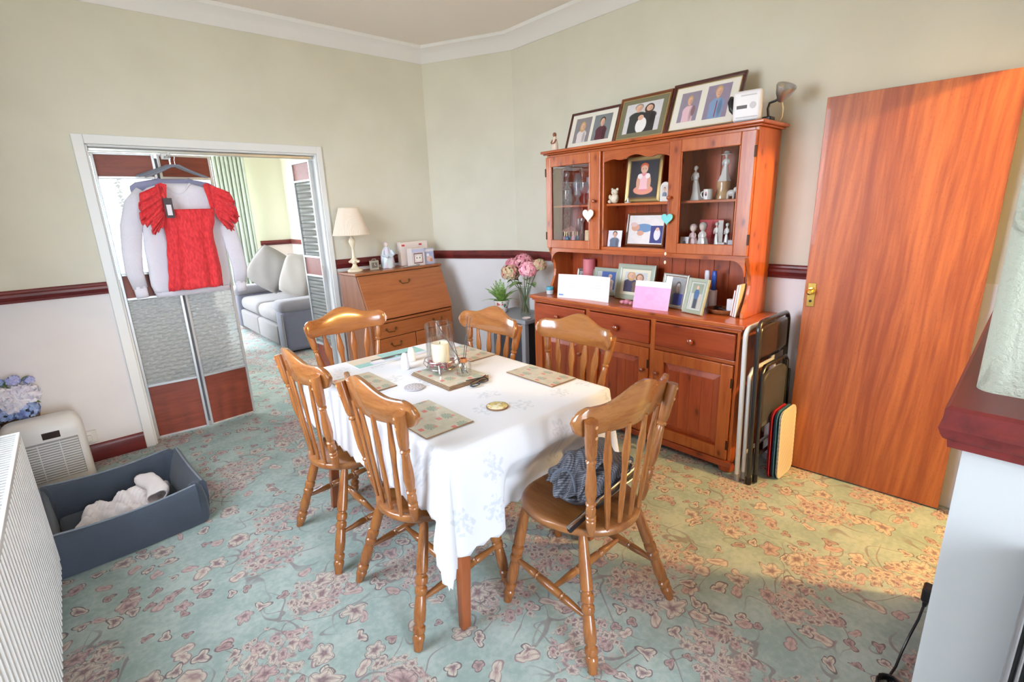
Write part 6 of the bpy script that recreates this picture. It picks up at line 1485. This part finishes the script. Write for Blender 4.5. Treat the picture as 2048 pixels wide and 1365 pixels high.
ridged(RXF, 1, 'front_panel'); ridged(RXB, -1, 'rear_panel')
for y in (RY0, RY1-.012): part('end_panel', RAD, t, RXB, RXF, y, y+.0115, RZ0+.02, RZ1, bevel=.003)
mb = MB(); mb.box(RXF-.012, RXF, RY0+.012, RY1-.012, RZ1-.022, RZ1); mb.box(RXB, RXB+.012, RY0+.012, RY1-.012, RZ1-.022, RZ1)
gr = mb.build('grille_rim', RAD, t, bevel=.003, world=True)
k = RY0+.025
while k < RY1-.03:
    part('grille_bar', RAD, gr, RXB+.012, RXF-.012, k, k+.011, RZ1-.006, RZ1-.002); k += .0245
part('grille_spine', RAD, gr, -.3445, -.3305, RY0+.012, RY1-.012, RZ1-.0085, RZ1-.0062)
mb = MB(); y = RY0+.03
while y < RY1-.03: mb.box(RXB+.018, RXF-.018, y, y+.002, RZ0+.04, RZ1-.04); y += .03
o = mb.build('convector_fins', RAD, t, smooth=False, world=True); o['kind'] = 'stuff'
for y in (RY0+.15, RY1-.15): part('wall_bracket', RAD, t, XW+.001, RXB+.002, y, y+.03, .25, .60)
# ------------------------------------------------------------------ portable air unit
ACW = plain('warm_white_plastic', C(220, 218, 214), .4)
t = thing('air_conditioner', 'white portable air conditioner with louvred front behind the dog bed', 'air conditioner', (-.285, 3.80, 0))
X0, X1, Y0, Y1, H = -.475, -.118, 3.700, 3.858, .440
def acring(z):
    k = min(1, max(0, (H-z)/.10)); sh = math.sqrt(max(0, 1-(1-k)**2)); 
    w = (X1-X0)/2*(.70+.30*sh); d0 = Y0+.050*(1-sh); d1 = Y1-.04*(1-sh); cx = (X0+X1)/2; r = .035; out = []
    for qx, qy, a0 in ((cx+w-r, d1-r, 0), (cx-w+r, d1-r, 90), (cx-w+r, d0+r, 180), (cx+w-r, d0+r, 270)):
        for q in range(6): a = math.radians(a0+18*q); out.append((qx+r*math.cos(a), qy+r*math.sin(a), z))
    return out
MB().rings([acring(z) for z in (.012, .03, .10, .20, .30, .34, .36, .38, .395, .41, .422, .432, .438, .44)]).build('housing', ACW, t, world=True, ang=50)
for k in range(15): part('louvre', ACW, t, X0+.030, X1-.035, Y0-.009, Y0+.004, .085+k*.0150, .085+k*.0150+.0075, bevel=.0015)
part('grille_shade_plate', plain('grille_shadow_grey', C(150, 148, 146), .6), t, X0+.028, X1-.033, Y0-.003, Y0+.003, .080, .312)  # darker plate, shade of a deeper recess put into its colour
part('grille_divider', ACW, t, (X0+X1)/2-.035, (X0+X1)/2-.030, Y0-.0105, Y0-.009, .083, .306); part('grille_divider', ACW, t, (X0+X1)/2+.06, (X0+X1)/2+.065, Y0-.0105, Y0-.009, .083, .306)
part('display', plain('display_dark', C(56, 44, 40), .2, coat=.6), t, -.300, -.222, Y0-.002, Y0+.012, .326, .366, bevel=.003)
for y in (Y0+.03, Y1-.03):
    for x in (X0+.05, X1-.05): MB().lathe([(0, .014), (.014, .016)], c=(x, y, 0), seg=10).build('castor', BLKP, t, world=True)
t = thing('socket_outlet', 'white wall socket with plug beside the air conditioner', 'socket', (-.11, YA, .16)); part('face_plate', ACW, t, -.155, -.075, YA-.027, YA-.0005, .135, .215, bevel=.004); part('plug', ACW, t, -.135, -.10, YA-.055, YA-.0275, .155, .195, bevel=.006)
# ------------------------------------------------------------------ flower arrangement
STOOL = wood('stool_wood', C(150, 104, 66), C(110, 74, 46), 'x', 14, .5)
t = thing('wooden_stool', 'small wooden stool behind the air conditioner', 'stool', (-.38, 3.96, 0)); part('stool_top', STOOL, t, -.500, -.250, 3.905, 4.012, .320, .345, bevel=.005)
for x in (-.49, -.285):
    for y in (3.912, 3.982): part('leg', STOOL, t, x, x+.025, y, y+.025, 0, .319)
BASK = wood('brown_wicker', C(142, 104, 70), C(96, 66, 42), 'x', 70, .7, stretch=3)
t = thing('flower_basket', 'wicker basket of blue and white artificial hydrangeas', 'flower arrangement', (-.385, 3.950, .3455))
MB().lathe([(0, .060), (.004, .064), (.05, .074), (.085, .080), (.09, .082), (.092, .078), (.08, .070), (.07, .066), (.069, .002)], seg=28, sy=.80, sx=1.15).build('basket', BASK, t)
BLU = petalmat('blue_petals', C(140, 168, 222), C(176, 196, 236), C(120, 140, 200)); WHP = petalmat('white_petals', C(236, 234, 242), C(224, 222, 238))
LIL = petalmat('lilac_petals', C(170, 178, 230), C(196, 200, 238))
for k, (c, r, m_, n, pet) in enumerate((((.035, -.045, .125), .062, BLU, 130, .013), ((-.06, -.05, .13), .058, BLU, 110, .013), ((.045, -.02, .205), .058, WHP, 60, .034), ((-.05, -.03, .215), .062, WHP, 64, .036), ((.0, -.055, .175), .050, WHP, 40, .034), ((-.10, -.02, .17), .05, WHP, 40, .03), ((.085, .0, .285), .020, LIL, 14, .013), ((.02, -.01, .30), .028, LIL, 22, .013), ((-.05, .01, .29), .034, BLU, 40, .012), ((-.09, .0, .32), .024, LIL, 20, .012))):
    bloom(t, c, r, m_, n, 70+k, pet); MB().tube([(c[0]*.3, c[1]*.3, .07), (c[0]*.7, c[1]*.7, c[2]*.6), c], .003, 5).build('stem', GRS, t)
for p, d in (((.03, 0, .24), (1, -.3, .5)), ((-.02, 0, .26), (.4, -.3, 1)), ((.0, -.02, .25), (-.6, -.4, .8)), ((.05, -.04, .16), (1, -.6, .2)), ((.04, 0, .27), (.9, .2, 1))): bigleaf(t, p, d, .075, .02, .015, LEAF)
# ------------------------------------------------------------------ dog bed
NAVY = fabric('slate_canvas', C(66, 74, 86), .9, 260, .35, .10); NAVI = fabric('slate_canvas_inner', C(58, 66, 78), .9, 260, .35, .10)
t = thing('dog_bed', 'dark slate box-sided dog bed on the carpet', 'dog bed', (-.035, 3.02, 0), .06)
bw, bd, bh = .275, .270, .215        # half width, half depth, height
def wallseg(a, b, nm, lean, sag):
    """soft side wall from corner a to b (plan), thicker at the foot"""
    a, b = Vector(a), Vector(b); e = (b-a).normalized(); n = Vector((e.y, -e.x)); L = (b-a).length
    rs = []
    for i in range(17):
        k = i/16; p = a+(b-a)*k; sg = sag*math.sin(PI*k); bul = .012*math.sin(PI*k)
        h = bh-sg
        prof = [(-.030, .004), (.034+bul, .004), (.046+bul, .05), (.040+bul+lean*.5, .12), (.026+lean, h-.02), (.016+lean, h), (.004+lean, h+.004), (-.010+lean, h-.004), (-.020+lean*.7, h-.04), (-.026, .08)]
        rs.append([(p.x+n.x*o, p.y+n.y*o, z) for o, z in prof])
    w = MB().rings(rs).build(nm, NAVY, t, ang=70)
    MB().tube([(a+(b-a)*(i/16)).to_3d()+Vector((n.x*(.006+lean), n.y*(.006+lean), bh-sag*math.sin(PI*i/16)+.006)) for i in range(17)], .0045, 6).build('piping', fabric('grey_piping', C(128, 136, 146)), w)
    return w
cn = [(-bw, -bd), (bw, -bd), (bw, bd), (-bw, bd)]
for k, (sg, ln) in enumerate(((.020, .028), (.015, .03), (.022, .01), (.02, .0))): wallseg(cn[k], cn[(k+1) % 4], 'side_wall', ln, sg)
for x, y in cn:
    MB().lathe([(.004, .034), (.03, .046), (.12, .044), (bh-.03, .034), (bh-.004, .024), (bh+.006, .010)], c=(x, y, 0), seg=18).build('corner', NAVY, t)
MB().box(-bw+.032, bw-.032, -bd+.032, bd-.032, .004, .050).build('base_cushion', NAVI, t, bevel=.02, seg=3, smooth=True)
t = thing('pet_blanket', 'crumpled white fleece blanket inside the dog bed', 'blanket', (-.03, 3.03, .0585))
def blk(u, v):
    a, b = 2*u-1, 2*v-1; e = max(0, 1-max(abs(a), abs(b))**6); sk = .05*b
    z = (.050+.022*math.sin(5*a+1)+.018*math.sin(7*b+2*a)+.026*math.exp(-((a-.70)**2/.06+(b-.05)**2/.35)))*e**.5+.012*math.sin(17*a+11*b)*e+.007*math.sin(31*a-23*b)*e
    return (a*.170*(1+.06*math.sin(6*b))+sk, b*.155*(1+.08*math.sin(5*a)), max(.001, z+.004))
o = MB().grid(blk, 56, 44); o.build('fleece', fabric('white_fleece', C(232, 224, 222), 1.0, 90, .9, .03), t, thick=.010, ang=180)
def roll(u, v): a = 2*PI*u; r = .040+.006*math.sin(3*a)+.005*math.sin(9*v+2*a); x = .135+.018*math.sin(5*v); return (x+r*math.cos(a), -.11+.24*v, .070+r*.9*math.sin(a)+.02*v)
MB().grid(roll, 24, 18, True).build('rolled_end', MATS['white_fleece'], t, thick=.006, ang=180)
# ------------------------------------------------------------------ chimney side: fire surround, socket, plug and flex
FMET = plain('fire_chrome_trim', C(176, 172, 176), .25, metal=.9); FDK = plain('fire_black', C(34, 32, 40), .3, coat=.4)
t = thing('gas_fire', 'chrome-trimmed gas fire on the chimney breast', 'fire', (1.10, -.35, 0))
part('casing', FDK, t, 1.062, 1.1105, -.66, -.044, .0, .92, bevel=.006)
for k, (y, w_) in enumerate(((-.042, .009), (-.056, .006), (-.068, .008))): part('trim_bar', FMET, t, 1.040-.004*k, 1.0615, y-w_, y, .02, .915-.02*k, bevel=.003)
part('red_panel', plain('fire_red_panel', C(122, 40, 44), .35), t, 1.050, 1.0615, -.60, -.082, .03, .735, bevel=.003); part('crossbar', FMET, t, 1.036, 1.0615, -.62, -.078, .742, .790, bevel=.004); part('dark_louvre', FDK, t, 1.044, 1.0615, -.60, -.078, .80, .88, bevel=.003)
ux = Vector((P1[0]-P0[0], P1[1]-P0[1], 0)).normalized(); un = Vector((-ux.y, ux.x, 0))
def onwall(s, d, z): return Vector((P0[0], P0[1], 0))+ux*s+un*d+Vector((0, 0, z))
RW = Matrix((ux, un, Vector((0, 0, 1)))).transposed()
t = thing('wall_socket', 'white double socket low on the chimney side wall', 'socket', tuple(onwall(.72, .0, .26))); MB().obox((0, .0065, 0), .146, .012, .086, Matrix.Identity(3)).build('face_plate', WHITEP, t, bevel=.003); t.rotation_euler = (0, 0, math.atan2(ux.y, ux.x))
t = thing('power_plug', 'black plug in the chimney side socket with its flex trailing to the carpet', 'plug', tuple(onwall(.74, .014, .26))); t.rotation_euler = (0, 0, math.atan2(ux.y, ux.x))
MB().box(-.025, .025, 0, .030, -.024, .026).build('plug_top', BLKP, t, bevel=.008, seg=3); MB().tube([(0, .016, -.022), (.0, .018, -.05)], [.010, .006], 10).build('flex_sleeve', BLKP, t)
MB().tube([(0, .018, -.045), (-.01, .024, -.10), (-.02, .035, -.16), (-.05, .045, -.215), (-.10, .05, -.245), (-.16, .06, -.252), (-.20, .045, -.252)], .0038, 8).build('flex', BLKP, t)
t = thing('coiled_flex', 'black coiled cable lying on the carpet by the chimney skirting', 'cable', (1.66, .150, 0)); MB().tube([(.038*math.cos(2*PI*k/16)*(1-.004*k), .034*math.sin(2*PI*k/16), .005+.006*(k//16)) for k in range(52)], .0045, 6).build('cable_coil', BLKP, t)
# ------------------------------------------------------------------ hall light that spills through the doorway
t = thing('hall_pendant', 'warm pendant lamp in the hall beyond the doorway', 'lamp', (2.72, -.62, 2.30))
MB().tube([(0, 0, .55), (0, 0, .06)], .004, 6).build('cord', WHITEP, t); MB().lathe([(.06, .02), (.05, .07), (-.06, .13), (-.062, .125), (.045, .066)], seg=24, cap=False).build('shade', plain('cream_shade_fabric', C(228, 214, 198), .85), t)
l = bpy.data.lights.new('hall_bulb', 'POINT'); l.energy = 170; l.color = (1.0, .62, .22); l.shadow_soft_size = .04
lo_ = bpy.data.objects.new('hall_bulb', l); COL.objects.link(lo_); lo_.parent = t; lo_.location = (0, 0, -.08)
